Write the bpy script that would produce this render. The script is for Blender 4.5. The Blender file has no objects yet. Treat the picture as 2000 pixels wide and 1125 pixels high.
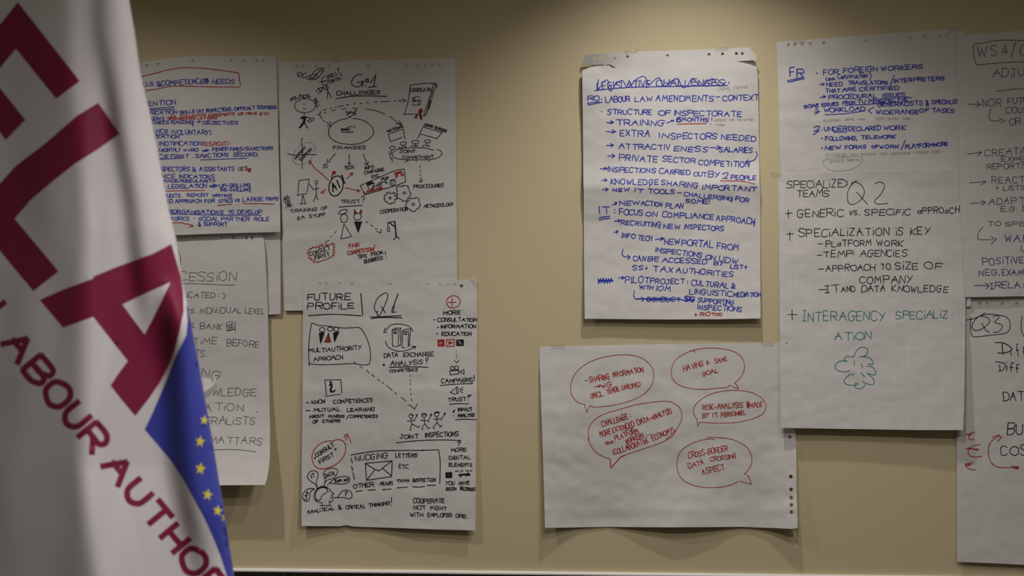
import bpy, bmesh, math, random
import numpy as np
from mathutils import Vector, Matrix, noise
from mathutils.bvhtree import BVHTree
from mathutils.geometry import delaunay_2d_cdt, tessellate_polygon
random.seed(7)
C = bpy.context.scene.collection
PI = math.pi

# ------------------------------------------------------------------ camera
CAM = Vector((0.0, -5.33, 1.073)); YAW = math.radians(3.2); F = 50/36*2000
cd = bpy.data.cameras.new('camera'); cam = bpy.data.objects.new('camera', cd); C.objects.link(cam)
cam.location = CAM; cam.rotation_euler = (PI/2, 0, YAW)
cd.lens = 50; cd.sensor_width = 36; cd.clip_start = .05
cd.dof.use_dof = True; cd.dof.focus_distance = 5.33; cd.dof.aperture_fstop = 2.6
bpy.context.scene.camera = cam
FW = Vector((-math.sin(YAW), math.cos(YAW), 0)); RT = Vector((math.cos(YAW), math.sin(YAW), 0))
def ray(u, v): return FW + RT*((u-1000)/F) + Vector((0, 0, (562.5-v)/F))
def at(u, v, y=0.0):                       # measured photo point -> point on the plane at depth y
    d = ray(u, v); return CAM + d*((y-CAM.y)/d.y)

# ------------------------------------------------------------------ world, lamps, exposure
sc = bpy.context.scene
sc.view_settings.view_transform = 'Standard'; sc.view_settings.look = 'None'
sc.view_settings.exposure = 0.0; sc.view_settings.gamma = 1; sc.view_settings.use_curve_mapping = False
w = bpy.data.worlds.new('world'); sc.world = w; w.use_nodes = True
w.node_tree.nodes['Background'].inputs[0].default_value = (1.0, .83, .60, 1)
w.node_tree.nodes['Background'].inputs[1].default_value = .108
def spot(u, d, z, power, half, blend, col=(1, .95, .89), size=.035, aim=0):
    l = bpy.data.lights.new('downlight', 'SPOT'); o = bpy.data.objects.new('downlight', l); C.objects.link(o)
    p = at(u, 562, 0); o.location = (p.x, -d, z); o.rotation_euler = (aim, 0, 0)
    l.energy = power; l.color = col; l.spot_size = 2*math.radians(half); l.spot_blend = blend; l.shadow_soft_size = size
spot(1335, .68, 2.82, 89, 52.9, 1.0)
spot(240, 1.225, 2.82, 100, 62.4, 1.0)
spot(2077, 1.96, 2.82, 33, 62.4, 1.0)
spot(1375, 1.65, 2.82, 55, 79.8, 1.0)
spot(1180, 2.80, 2.82, 60, 78, 1.0)
spot(1900, 2.80, 2.82, 62, 81, 1.0)
def aimed(loc, tgt, power, half, blend=.8, col=(1, .95, .92)):
    l = bpy.data.lights.new('flag_fill_spot', 'SPOT'); o = bpy.data.objects.new('flag_fill_spot', l); C.objects.link(o)
    o.location = loc; o.rotation_euler = (Vector(tgt)-Vector(loc)).to_track_quat('-Z', 'Y').to_euler()
    l.energy = power; l.color = col; l.spot_size = 2*math.radians(half); l.spot_blend = blend; l.shadow_soft_size = .15
aimed((1.9, -3.9, 2.8), (-.95, -2.1, .25), 380, 24, 1.0)  # added fill spot from the right, brightens the flag's front and folds

# ------------------------------------------------------------------ helpers
def tag(o, label=None, cat=None, group=None, kind=None):
    if label: o['label'] = label
    if cat: o['category'] = cat
    if group: o['group'] = group
    if kind: o['kind'] = kind
    return o
def empty(name, loc, label, cat):
    o = bpy.data.objects.new(name, None); C.objects.link(o); o.location = loc; o.empty_display_size = .05
    return tag(o, label, cat)
def link(name, verts, faces, mats, parent=None, midx=None, smooth=False):
    me = bpy.data.meshes.new(name)
    off = parent.location if parent else Vector((0, 0, 0))
    me.from_pydata([tuple(Vector(p)-off) for p in verts], [], faces)
    for m in (mats if isinstance(mats, (list, tuple)) else [mats]): me.materials.append(m)
    if midx: me.polygons.foreach_set('material_index', midx)
    if smooth: me.polygons.foreach_set('use_smooth', [True]*len(me.polygons))
    me.update()
    o = bpy.data.objects.new(name, me); C.objects.link(o)
    if parent: o.parent = parent
    return o
def slab(name, vs, fs, mats, th, parent=None, midx=None):
    """a thin closed sheet: smooth front and back, crisp cut edges"""
    cnt = {}
    for f in fs:
        for i in range(len(f)):
            e = (f[i], f[(i+1) % len(f)]); cnt[e] = cnt.get(e, 0)+1
    rim = [e for e in cnt if (e[1], e[0]) not in cnt]
    n = len(vs); V = list(vs)+[Vector(p)+Vector((0, th, 0)) for p in vs]
    Fc = list(fs)+[tuple(n+i for i in reversed(f)) for f in fs]+[(b, a, a+n, b+n) for a, b in rim]
    mi = list(midx)*2+[0]*len(rim) if midx else None
    o = link(name, V, Fc, mats, parent, mi, True); me = o.data
    rs = set()
    for a, b in rim: rs.add((min(a, b), max(a, b))); rs.add((min(a, b)+n, max(a, b)+n))
    at_ = me.attributes.new('sharp_edge', 'BOOLEAN', 'EDGE') if 'sharp_edge' not in me.attributes else me.attributes['sharp_edge']
    at_.data.foreach_set('value', [tuple(sorted(e.vertices)) in rs for e in me.edges])
    used = set(i for f in Fc for i in f)
    if len(used) < len(V):
        bm = bmesh.new(); bm.from_mesh(me); bmesh.ops.delete(bm, geom=[v for v in bm.verts if not v.link_faces], context='VERTS'); bm.to_mesh(me); bm.free()
    return o
def nodes(name):
    m = bpy.data.materials.new(name); m.use_nodes = True; nt = m.node_tree
    return m, nt, nt.nodes['Principled BSDF']
def mat(name, col, rough=.6, spec=.3, metal=0):
    m, nt, b = nodes(name)
    b.inputs['Base Color'].default_value = (*col, 1); b.inputs['Roughness'].default_value = rough
    b.inputs['Specular IOR Level'].default_value = spec; b.inputs['Metallic'].default_value = metal
    return m
def N(nt, t, **k):
    n = nt.nodes.new(t)
    for a, v in k.items(): setattr(n, a, v)
    return n
def bump(nt, b, height, strength, dist=.002):
    bn = N(nt, 'ShaderNodeBump'); bn.inputs['Strength'].default_value = strength; bn.inputs['Distance'].default_value = dist
    nt.links.new(height, bn.inputs['Height']); nt.links.new(bn.outputs['Normal'], b.inputs['Normal'])
def coords(nt): return N(nt, 'ShaderNodeTexCoord').outputs['Object']
def noise_node(nt, vec, scale, detail=3, rough=.5):
    n = N(nt, 'ShaderNodeTexNoise'); n.inputs['Scale'].default_value = scale; n.inputs['Detail'].default_value = detail
    n.inputs['Roughness'].default_value = rough; nt.links.new(vec, n.inputs['Vector']); return n.outputs['Fac']
def math_node(nt, op, a, b=None, c=None):
    n = N(nt, 'ShaderNodeMath', operation=op)
    for i, x in enumerate((a, b, c)):
        if x is None: continue
        if isinstance(x, (int, float)): n.inputs[i].default_value = x
        else: nt.links.new(x, n.inputs[i])
    return n.outputs[0]
def mixc(nt, fac, a, b):
    n = N(nt, 'ShaderNodeMix', data_type='RGBA')
    nt.links.new(fac, n.inputs[0])
    for i, x in ((6, a), (7, b)):
        if isinstance(x, tuple): n.inputs[i].default_value = (*x, 1)
        else: nt.links.new(x, n.inputs[i])
    return n.outputs[2]

PAPER = (.70, .685, .675)
def paper_mat(name, grid=False, col=PAPER, gs=.0253):
    m, nt, b = nodes(name); co = coords(nt)
    n1 = noise_node(nt, co, 4, 4); c = mixc(nt, n1, tuple(x*.97 for x in col), tuple(min(1, x*1.03) for x in col))
    if grid:
        sep = N(nt, 'ShaderNodeSeparateXYZ'); nt.links.new(co, sep.inputs[0])
        lines = []
        for ax in (0, 2):
            f = math_node(nt, 'FRACT', math_node(nt, 'DIVIDE', sep.outputs[ax], gs))
            d = math_node(nt, 'ABSOLUTE', math_node(nt, 'SUBTRACT', f, .5))
            lines.append(math_node(nt, 'LESS_THAN', d, .035))
        g = math_node(nt, 'MULTIPLY', math_node(nt, 'MAXIMUM', *lines), .17)
        c = mixc(nt, g, c, tuple(x*.55 for x in col))
    nt.links.new(c, b.inputs['Base Color'])
    b.inputs['Roughness'].default_value = .62; b.inputs['Specular IOR Level'].default_value = .25
    bump(nt, b, noise_node(nt, co, 22, 5, .6), .24, .004)
    return m
M = {
 'paper': paper_mat('flipchart_paper'), 'gridpaper': paper_mat('squared_flipchart_paper', True),
 'blue': mat('blue_marker', (.022, .036, .40), .5), 'black': mat('black_marker', (.012, .011, .013), .5),
 'red': mat('red_marker', (.40, .022, .018), .5), 'pen': mat('black_pen', (.045, .042, .045), .5),
 'pencil': mat('pencil', (.36, .34, .35), .6), 'teal': mat('teal_marker', (.02, .20, .20), .5),
 'indigo': mat('indigo_marker', (.06, .045, .24), .5), 'white': mat('bare_paper_patch', PAPER, .62),
 'maroonink': mat('dark_red_marker', (.07, .012, .016), .5),
}

# ------------------------------------------------------------------ single stroke hand lettering
G = {
'A': '-0048 4880 -1464'.split(), 'B': ['-0008', '~086876654404', '~046472614000'], 'C': ['~7758280602205071'],
'D': ['-0008', '~084876724000'], 'E': ['-68080060', '-0454'], 'F': ['-680800', '-0454'], 'G': ['~7758280602205064', '-3474'],
'H': ['-0800', '-6860', '-0464'], 'I': ['-0800'], 'i': ['-0500', '.08'], 'J': ['~5852402002', '-2878'],
'K': ['-0800', '-680360'], 'L': ['-080060'], 'M': ['-0018437880'], 'N': ['-00086068'], 'O': ['~380602305072765838'],
'P': ['-0008', '~085876643404'], 'Q': ['~380602305072765838', '-4280'], 'R': ['-0008', '~085876643404', '-3470'],
'S': ['~77582806154463613001'], 'T': ['-0878', '-4840'], 'U': ['~08031130516368'], 'V': ['-083068'], 'W': ['-0820466088'],
'X': ['-0860', '-6800'], 'Y': ['-0834', '-6810'], 'Z': ['-08680060'], 'Î': ['-0848', '-2820', '-0040'],
'0': ['~380602305072765838'], '1': ['-163830'], '2': ['~062868653100', '-0060'], '3': ['~0738676434', '~3464613001'],
'4': ['-480272', '-5640'], '6': ['~5816021050625414'], '.': ['.10'], ',': ['-1200'], ':': ['.11', '.15'], '-': ['-0353'],
'+': ['-0464', '-3731'], '/': ['-0058'], '(': ['~28060220'], ')': ['~08262200'], '!': ['-0803', '.00'],
'?': ['~062868653432', '.30'], '&': ['~601628461201306 4'.replace(' ', ''), '-2070'], '"': ['-0806', '-2826'], '>': ['-0474', '-477441'],
'»': ['-0555', '-0353', '-377431'], '#': ['-1028', '-5068', '-0373', '-0575'], '€': ['~7758280602205071', '-0555', '-0343'], '•': ['.04'],
'a': ['~542403012052', '-5550'], 'c': ['~542403012050'], 'e': ['~0353451502105 0'.replace(' ', '')], 'f': ['~58382630', '-1454'],
'g': ['~542403012052', '-5551', '~51401000'], 'n': ['-0500', '~03254550'], 'o': ['~250301204143352 5'.replace(' ', '')], 'p': ['-0500', '~0525442202'],
'r': ['-0500', '~032545'], 's': ['~5515344100'], 't': ['-2820', '-0555'], 'u': ['~050120415 5'.replace(' ', ''), '-5550'], 'h': ['-0800', '~03254550'],
}
def gpts(s):
    k, d = s[0], s[1:]; d = d[:len(d)//2*2]
    return k, [(int(d[i]), int(d[i+1])) for i in range(0, len(d), 2)]
GL = {}
for ch, ss in G.items():
    st = [gpts(s if s[0] in '-~.' else '-'+s) for s in ss]
    GL[ch] = (st, max(p[0] for _, q in st for p in q)/8*.82)
def catmull(p, n=4, closed=False):
    if len(p) < 3: return p
    out = []; m = len(p)
    g = (lambda i: p[i % m]) if closed else (lambda i: p[max(0, min(m-1, i))])
    for i in range(m if closed else m-1):
        a, b, c, d = g(i-1), g(i), g(i+1), g(i+2)
        for k in range(n):
            t = k/n
            out.append(tuple(.5*((2*b[j])+(-a[j]+c[j])*t+(2*a[j]-5*b[j]+4*c[j]-d[j])*t*t+(-a[j]+3*b[j]-3*c[j]+d[j])*t**3) for j in (0, 1)))
    out.append(p[0] if closed else p[-1]); return out
def text_strokes(x0, y0, x1, y1, h, txt, jit=1.0):
    """strokes [(pts, isdot)] for txt fitted between two baseline points"""
    gap = .26; adv = []; tot = 0
    for ch in txt:
        wd = .42 if ch == ' ' else GL[ch][1]; adv.append(wd); tot += wd+gap
    tot = max(tot-gap, .05)
    L = math.hypot(x1-x0, y1-y0) or 1; dx, dy = (x1-x0)/L, (y1-y0)/L
    sx = L/tot if len(txt) > 1 or txt in 'MOQ2&€#E>6»' else min(L/tot, h)
    ux, uy = dy, -dx; out = []; cur = 0
    sl = random.uniform(.0, .07)*jit
    for ch, wd in zip(txt, adv):
        if ch != ' ':
            jy = random.uniform(-.07, .07)*h*jit; jh = 1+random.uniform(-.12, .10)*jit; js = sl+random.uniform(-.07, .09)*jit; jw = 1+random.uniform(-.1, .16)*jit; jr = random.uniform(-.05, .07)*jit
            for k, q in GL[ch][0]:
                P = []
                for gx, gy in q:
                    X = cur+gx/8*.82*jw+js*gy/8+random.uniform(-.03, .03)*jit; Y = gy/8*h*jh+jy-jr*gx/8*h*.8+random.uniform(-.025, .025)*h*jit
                    P.append((x0+dx*X*sx+ux*Y, y0+dy*X*sx+uy*Y))
                if k == '.': out.append((P, True))
                elif k == '~': out.append((catmull(P), False))
                else:
                    if len(P) == 2:          # slight bow
                        a, b = P; bw = random.uniform(-.05, .05)*jit
                        P = [a, ((a[0]+b[0])/2+bw*(b[1]-a[1]), (a[1]+b[1])/2-bw*(b[0]-a[0])), b]
                    out.append((P, False))
        cur += wd+gap
    return out

class Ink:
    """collects flat marker strokes for one part, then lays them on a sheet"""
    def __init__(s, name): s.name = name; s.V = []; s.Fc = []; s.mi = []; s.mats = []; s.lay = []
    def m(s, c):
        if c not in s.mats: s.mats.append(c)
        return s.mats.index(c)
    def ribbon(s, P, wd, c, lift=0):
        Q = [P[0]]
        for p in P[1:]:
            a = Q[-1]; d = math.hypot(p[0]-a[0], p[1]-a[1])
            if d < .25: continue
            n = int(d/5)+1
            for k in range(1, n+1): Q.append((a[0]+(p[0]-a[0])*k/n, a[1]+(p[1]-a[1])*k/n))
        if len(Q) < 2: return s.dot(P[0], wd*.75, c)
        a, b = Q[0], Q[1]; d = math.hypot(b[0]-a[0], b[1]-a[1]); Q[0] = (a[0]-(b[0]-a[0])/d*wd*.35, a[1]-(b[1]-a[1])/d*wd*.35)
        a, b = Q[-1], Q[-2]; d = math.hypot(b[0]-a[0], b[1]-a[1]); Q[-1] = (a[0]-(b[0]-a[0])/d*wd*.35, a[1]-(b[1]-a[1])/d*wd*.35)
        base = len(s.V); mi = s.m(c)
        for i, p in enumerate(Q):
            a = Q[max(0, i-1)]; b = Q[min(len(Q)-1, i+1)]
            tx, ty = b[0]-a[0], b[1]-a[1]; d = math.hypot(tx, ty)
            if d < 1e-6: tx, ty, d = 1, 0, 1
            nx, ny = -ty/d, tx/d; mt = 1.0
            if 0 < i < len(Q)-1:
                e = Q[i+1]; ex, ey = e[0]-p[0], e[1]-p[1]; dd = math.hypot(ex, ey)
                cs = abs((-ey*nx+ex*ny)/dd); mt = min(1/max(cs, .4), 1.8)
            hw = wd/2*mt*random.uniform(.9, 1.08)
            s.V += [(p[0]+nx*hw, p[1]+ny*hw), (p[0]-nx*hw, p[1]-ny*hw)]; s.lay += [lift, lift]
            if i: k = base+2*i; s.Fc.append((k-2, k-1, k+1, k)); s.mi.append(mi)
    def dot(s, p, r, c):
        b = len(s.V); mi = s.m(c)
        for k in range(8): s.V.append((p[0]+r*math.cos(k*PI/4), p[1]+r*math.sin(k*PI/4))); s.lay.append(0)
        s.Fc.append(tuple(range(b, b+8))); s.mi.append(mi)
    def fill(s, P, c, lift=0):
        b = len(s.V); mi = s.m(c)
        for p in P: s.V.append(p); s.lay.append(lift)
        st = [tuple(b+i for i in t) for t in tessellate_polygon([[Vector((*p, 0)) for p in P]])]
        while st:                      # fine enough to follow the paper
            t = st.pop(); q = [s.V[i] for i in t]
            L = [math.hypot(q[i][0]-q[(i+1) % 3][0], q[i][1]-q[(i+1) % 3][1]) for i in range(3)]; k = L.index(max(L))
            if L[k] < 4.5: s.Fc.append(t); s.mi.append(mi); continue
            i, j, o = t[k], t[(k+1) % 3], t[(k+2) % 3]
            s.V.append(((s.V[i][0]+s.V[j][0])/2, (s.V[i][1]+s.V[j][1])/2)); s.lay.append(lift); m_ = len(s.V)-1
            st += [(i, m_, o), (m_, j, o)]
    def build(s, sheet):
        if not s.V: return
        vs = []
        for (u, v), l in zip(s.V, s.lay):
            vs.append(sheet['surf'](u, v, .0003+.00018*l))
        fs = []
        for f in s.Fc:                 # face the room
            n = (vs[f[1]]-vs[f[0]]).cross(vs[f[2]]-vs[f[0]])
            fs.append(f if n.y < 0 else tuple(reversed(f)))
        o = link(s.name, vs, fs, [M[c] for c in s.mats], sheet['obj'], s.mi); o['kind'] = 'stuff'

def draw(sheet, script):
    ox = oy = 0; s = 1; col = 'black'; wd = 1.6; ink = Ink('handwriting')
    def T(t): a, b = t.split(','); return (ox+float(a)*s, oy+float(b)*s)
    for ln in script.strip().split('\n'):
        ln = ln.strip()
        if not ln or ln[0] == ';': continue
        k = ln[0]; a = ln.split()
        if k == 'S': ox, oy, s = map(float, a[1:4])
        elif k == 'P': ink.build(sheet); ink = Ink(a[1])
        elif k == 'C': col = a[1]; wd = float(a[2]) if len(a) > 2 else wd
        elif k == 'w': wd = float(a[1])
        elif k == '~': ink.ribbon(catmull([T(t) for t in a[1:]]), wd, col)
        elif k == '-' and ',' in a[1]: ink.ribbon([T(t) for t in a[1:]], wd, col)
        elif k == 'd':
            q = [T(t) for t in a[1:]]
            for i in range(0, len(q)-1, 2): ink.ribbon(q[i:i+2], wd, col)
        elif k == '.':
            for t in a[1:]: ink.dot(T(t), wd*.7, col)
        elif k == '#': ink.fill([T(t) for t in a[1:]], col)
        elif k in 'oO':
            cx, cy, rx, ry = map(float, a[1:5]); r = math.radians(float(a[5])) if len(a) > 5 else 0
            n = int(a[6]) if len(a) > 6 else 26
            q = []
            for i in range(n+1):
                t = 2*PI*i/n+1.9; x = rx*math.cos(t); y = ry*math.sin(t)
                q.append((ox+(cx+x*math.cos(r)-y*math.sin(r))*s, oy+(cy+x*math.sin(r)+y*math.cos(r))*s))
            if k == 'o': ink.ribbon(catmull(q, 2), wd, col)
            else:
                for p in q: ink.dot(p, wd*.55, col)
        else:
            x0, y0, x1, y1, h = map(float, a[:5]); txt = ' '.join(a[5:])
            for P, isdot in text_strokes(ox+x0*s, oy+y0*s, ox+x1*s, oy+y1*s, h*s, txt):
                if isdot: ink.dot(P[0], wd*.65, col)
                else: ink.ribbon(P, wd, col)
    ink.build(sheet)

# ------------------------------------------------------------------ sheets of paper
def inside(P, poly):
    P = np.asarray(P, float); q = np.asarray(poly, float); r = np.zeros(len(P), bool); n = len(q)
    for i in range(n):
        x0, y0 = q[i]; x1, y1 = q[(i+1) % n]
        if y0 == y1: continue
        c = ((P[:, 1] < y0) != (P[:, 1] < y1)) & (P[:, 0] < (x1-x0)*(P[:, 1]-y0)/(y1-y0)+x0); r ^= c
    return r
def edgedist(P, poly):
    P = np.asarray(P, float); q = np.asarray(poly, float); D = np.full(len(P), 1e9)
    for i in range(len(q)):
        a = q[i]; b = q[(i+1) % len(q)]; ab = b-a; L = max((ab**2).sum(), 1e-9)
        t = np.clip(((P-a)@ab)/L, 0, 1); D = np.minimum(D, np.hypot(*(P-(a+t[:, None]*ab)).T))
    return D
def resample(poly, step):
    out = []
    for i in range(len(poly)):
        a = poly[i]; b = poly[(i+1) % len(poly)]; n = max(1, int(math.hypot(b[0]-a[0], b[1]-a[1])/step))
        for k in range(n): out.append((a[0]+(b[0]-a[0])*k/n, a[1]+(b[1]-a[1])*k/n))
    return out
def cdt(loops, pts):
    V = []; E = []
    for lp in loops:
        b = len(V); V += lp; E += [(b+i, b+(i+1) % len(lp)) for i in range(len(lp))]
    V += pts
    r = delaunay_2d_cdt([Vector(p) for p in V], E, [], 0, 1e-4)
    return [tuple(v) for v in r[0]], [tuple(f) for f in r[2]]
def tps(ctrl):
    P = np.array([(a/100, b/100) for a, b, _ in ctrl]); z = np.array([c for _, _, c in ctrl]); n = len(P)
    def U(r2): return np.where(r2 > 1e-12, r2*np.log(np.maximum(r2, 1e-12)), 0)
    K = U(((P[:, None]-P[None])**2).sum(-1))+np.eye(n)*.02
    A = np.zeros((n+3, n+3)); A[:n, :n] = K; A[:n, n] = 1; A[:n, n+1:] = P; A[n, :n] = 1; A[n+1:, :n] = P.T
    w = np.linalg.solve(A, np.concatenate([z, [0, 0, 0]]))
    def f(u, v):
        d = (P[:, 0]-u/100)**2+(P[:, 1]-v/100)**2
        return float(U(d)@w[:n]+w[n]+w[n+1]*u/100+w[n+2]*v/100)
    return f
SH = {}
def sheet(key, label, outline, holes, ctrl, hr=3.3, material='paper', under=(), creases=(), wr=.16, seed=0, extra=None, lo=.07):
    wr0 = wr*1.2; f = tps(ctrl); out = resample(outline, 7)
    us = [p[0] for p in outline]; vs_ = [p[1] for p in outline]; bb = (min(us), min(vs_), max(us), max(vs_))
    def raw(u, v):
        o = f(u, v); wr = wr0*min(1, .15+max(0, v-bb[1])/60)
        o += wr*noise.noise(Vector((u/70, v/55, seed)))+wr*.55*noise.noise(Vector((u/28, v/20, seed+9)))
        o += wr*.35*(1-2*abs(noise.noise(Vector((u/34+v/60, v/30-u/50, seed+3)))))
        for (v0, sl, a, wd) in creases:
            d = v-(v0+sl*(u-bb[0])); d = -d/(wd*.6) if d < 0 else d/wd
            if d < 1: o += a*(1-d)**1.5
        if extra: o += extra(u, v)
        return max(o, lo)
    def off(u, v):
        o = raw(u, v)
        for k, gap in under:
            B = SH[k]; b = B['bb']; cu = min(max(u, b[0]), b[2]); cv = min(max(v, b[1]), b[3])
            d = math.hypot(u-cu, v-cv)
            if d < 60: o = max(o, (B['off'](cu, cv)+gap)*(1-d/60)**1.5)
        return o
    hl = [[(x+hr*math.cos(k*PI/6), y+hr*1.05*math.sin(k*PI/6)) for k in range(12)] for x, y in holes]
    st = 7.0; grid = [(bb[0]+st*(i+(j % 2)/2), bb[1]+st*j) for j in range(int((bb[3]-bb[1])/st)+1) for i in range(int((bb[2]-bb[0])/st)+1)]
    G_ = np.array(grid); ok = inside(G_, outline) & (edgedist(G_, outline) > 3)
    for x, y in holes: ok &= np.hypot(G_[:, 0]-x, G_[:, 1]-y) > hr+2.5
    V, Fc = cdt([out]+hl, [tuple(p) for p in G_[ok]])
    cen = np.array([np.mean([V[i] for i in t], 0) for t in Fc]); keep = inside(cen, outline)
    for h_ in hl: keep &= ~inside(cen, h_)
    for n_, t in enumerate(Fc):        # drop hairline slivers along the cut edge
        (a, b), (c, d), (e, g_) = (V[i] for i in t[:3]); A2 = abs((c-a)*(g_-b)-(e-a)*(d-b))
        if A2/max(math.hypot(c-a, d-b), math.hypot(e-a, g_-b), math.hypot(e-c, g_-d)) < .2: keep[n_] = False
    Fc = [t for t, k in zip(Fc, keep) if k]
    vs = [at(u, v, -off(u, v)/100) for u, v in V]
    def ar(t): (a, b), (c, d), (e, g_) = (V[i] for i in t[:3]); return ((c-a)*(g_-b)-(e-a)*(d-b))/2
    fs = [t if ar(t) < 0 else tuple(reversed(t)) for t in Fc]     # photo y runs down
    o = slab('flipchart_sheet', vs, fs, M[material], .0004); tag(o, label, 'paper sheet', 'flipchart sheets taped to the wall')
    # move origin to the sheet's bottom middle
    c0 = at((bb[0]+bb[2])/2, bb[3], -.01); o.data.transform(Matrix.Translation(-c0)); o.location = c0
    bvh = BVHTree.FromPolygons(vs, fs)
    def surf(u, v, lift):
        d = ray(u, v).normalized(); hit, n, i, t = bvh.ray_cast(CAM, d)
        if hit is None: return at(u, v, -off(u, v)/100-lift)
        return hit-d*lift*1.0
    SH[key] = dict(obj=o, off=off, bb=bb, surf=surf, outline=outline); return SH[key]
# ------------------------------------------------------------------ room: wall, floor, ceiling, baseboard
def box(x0, x1, y0, y1, z0, z1):
    v = [(x, y, z) for x in (x0, x1) for y in (y0, y1) for z in (z0, z1)]
    return v, [(0, 1, 3, 2), (4, 6, 7, 5), (0, 4, 5, 1), (2, 3, 7, 6), (0, 2, 6, 4), (1, 5, 7, 3)]
m, nt, b = nodes('beige_painted_wall'); co = coords(nt)
c = mixc(nt, noise_node(nt, co, 1.3, 4), (.635, .545, .345), (.66, .568, .365))
st = N(nt, 'ShaderNodeMapRange'); nt.links.new(noise_node(nt, co, 5.5, 2), st.inputs[0]); st.inputs[1].default_value = .70; st.inputs[2].default_value = .80; st.inputs[4].default_value = .35
c = mixc(nt, st.outputs[0], c, (.56,.49,.28)); nt.links.new(c, b.inputs['Base Color'])
b.inputs['Roughness'].default_value = .55; b.inputs['Specular IOR Level'].default_value = .3
bump(nt, b, noise_node(nt, co, 260, 3), .12, .001)
tag(link('wall_back', *box(-3.6, 3.6, 0, .12, 0, 2.85), m), kind='structure')
m, nt, b = nodes('dark_carpet'); co = coords(nt)
mp = N(nt, 'ShaderNodeMapping'); mp.inputs['Scale'].default_value = (150, 22, 1); nt.links.new(co, mp.inputs[0])
n1 = noise_node(nt, mp.outputs[0], 1, 4, .7); cr = N(nt, 'ShaderNodeValToRGB'); nt.links.new(n1, cr.inputs[0])
cr.color_ramp.elements[0].position = .35; cr.color_ramp.elements[0].color = (.002, .002, .002, 1)
cr.color_ramp.elements[1].position = .75; cr.color_ramp.elements[1].color = (.030, .025, .021, 1)
nt.links.new(cr.outputs[0], b.inputs['Base Color']); b.inputs['Roughness'].default_value = 1; b.inputs['Specular IOR Level'].default_value = 0; bump(nt, b, n1, .8, .004)
tag(link('floor', *box(-3.6, 3.6, -7, 0, -.1, 0), m), kind='structure')
mc = mat('white_ceiling', (.7, .69, .66), .8)
tag(link('ceiling', *box(-3.6, 3.6, -7, 0, 2.85, 2.95), mc), kind='structure')
mb = mat('white_trim', (.80, .79, .77), .35)
bv = []; bf = []
prof = [(0, 0), (-.014, 0), (-.014, .005), (-.011, .0095), (0, .0105)]
for x in (-3.6, 3.6): bv += [(x, y, z) for y, z in prof]
n = len(prof)
bf = [tuple(range(n)), tuple(reversed(range(n, 2*n)))]+[(i, i+n, (i+1) % n+n, (i+1) % n) for i in range(n)]
tag(link('baseboard_back', bv, bf, mb), kind='structure')

# ------------------------------------------------------------------ the sheets, back ones first
sheet('back', 'blank white flipchart sheet tucked behind the skills sheet, only its right strip showing',
 [(212, 330), (543, 330), (548, 470), (548, 613), (520, 615), (214, 616)], [], [(212, 330, .25), (543, 330, .25), (380, 470, .3), (212, 616, .6), (548, 613, 1.3), (546, 480, .5)], seed=1)
def sess_x(u, v):
    t = max(0, (v-690)/258); return 8.5*t**2.2*(1-.0*t)
sheet('session', 'sheet of thin black pen notes ending MATTARS, its bottom curling out beside the flag',
 [(188, 452), (300, 455), (500, 452), (511, 456), (516, 470), (518, 500), (523, 605), (525, 720), (527.5, 850), (527, 895), (524, 922), (520, 940), (517, 947), (400, 948), (205, 950)],
 [(433.5, 464), (455, 464.5), (481, 464.8), (492.5, 464.8)], [(188, 452, .8), (517, 456, .8), (360, 600, 1.1), (518, 500, 1.9), (523, 605, 2.0), (200, 700, 1.3), (526, 700, 2.0), (400, 720, 1.2), (205, 950, 1.6), (520, 947, 1.8)],
 hr=2.8, under=(('back', .4),), wr=.13, seed=2, extra=sess_x)
sheet('skills', 'flipchart sheet of blue notes under a red framed heading ending NEEDS',
 [(200, 140), (275, 123), (320, 115), (365, 110), (450, 109), (537, 108), (540, 128), (542, 200), (544, 300), (547, 400), (547.5, 453), (430, 456), (335, 459.5), (205, 463)],
 [(222, 134), (236, 131), (287, 128.5), (309, 126), (376.5, 119.5), (452, 119.2), (476, 119), (502, 119), (514, 118.7)],
 [(200, 140, .35), (365, 110, .15), (537, 108, .15), (370, 250, .9), (543, 250, .8), (200, 300, .6), (370, 380, 1.6), (545, 380, 1.5), (335, 459, 2.6), (547, 455, 2.4), (200, 463, 2.2)],
 hr=2.9, under=(('back', .15), ('session', .3)), creases=((384, .03, .28, 30), (424, .05, .3, 26)), wr=.17, seed=3)
sheet('g1', 'white flipchart sheet headed G#1 CHALLENGES, covered in black and red marker drawings',
 [(545, 121), (650, 119), (662, 121), (700, 117.5), (889, 113.5), (890, 250), (891.5, 420), (893, 604), (700, 605), (590, 606.5), (556, 606.5), (552, 480), (548, 330), (546, 200)],
 [(580, 130.4), (592, 130.1), (618.4, 129.7), (642.7, 129.3), (718.4, 128.6), (791.7, 127.5), (815.5, 127), (830.9, 126.9), (844, 126.8), (857.3, 126.5)],
 [(545, 121, .1), (889, 113, .08), (718, 117, .08), (718, 135, .1), (718, 250, .6), (548, 330, .5), (891, 330, .6), (720, 420, 1.1), (720, 500, .8), (556, 606, 1.1), (893, 600, .8)], hr=3.7, wr=.17, seed=4,
 creases=((468, -.07, .22, 26),))
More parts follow.
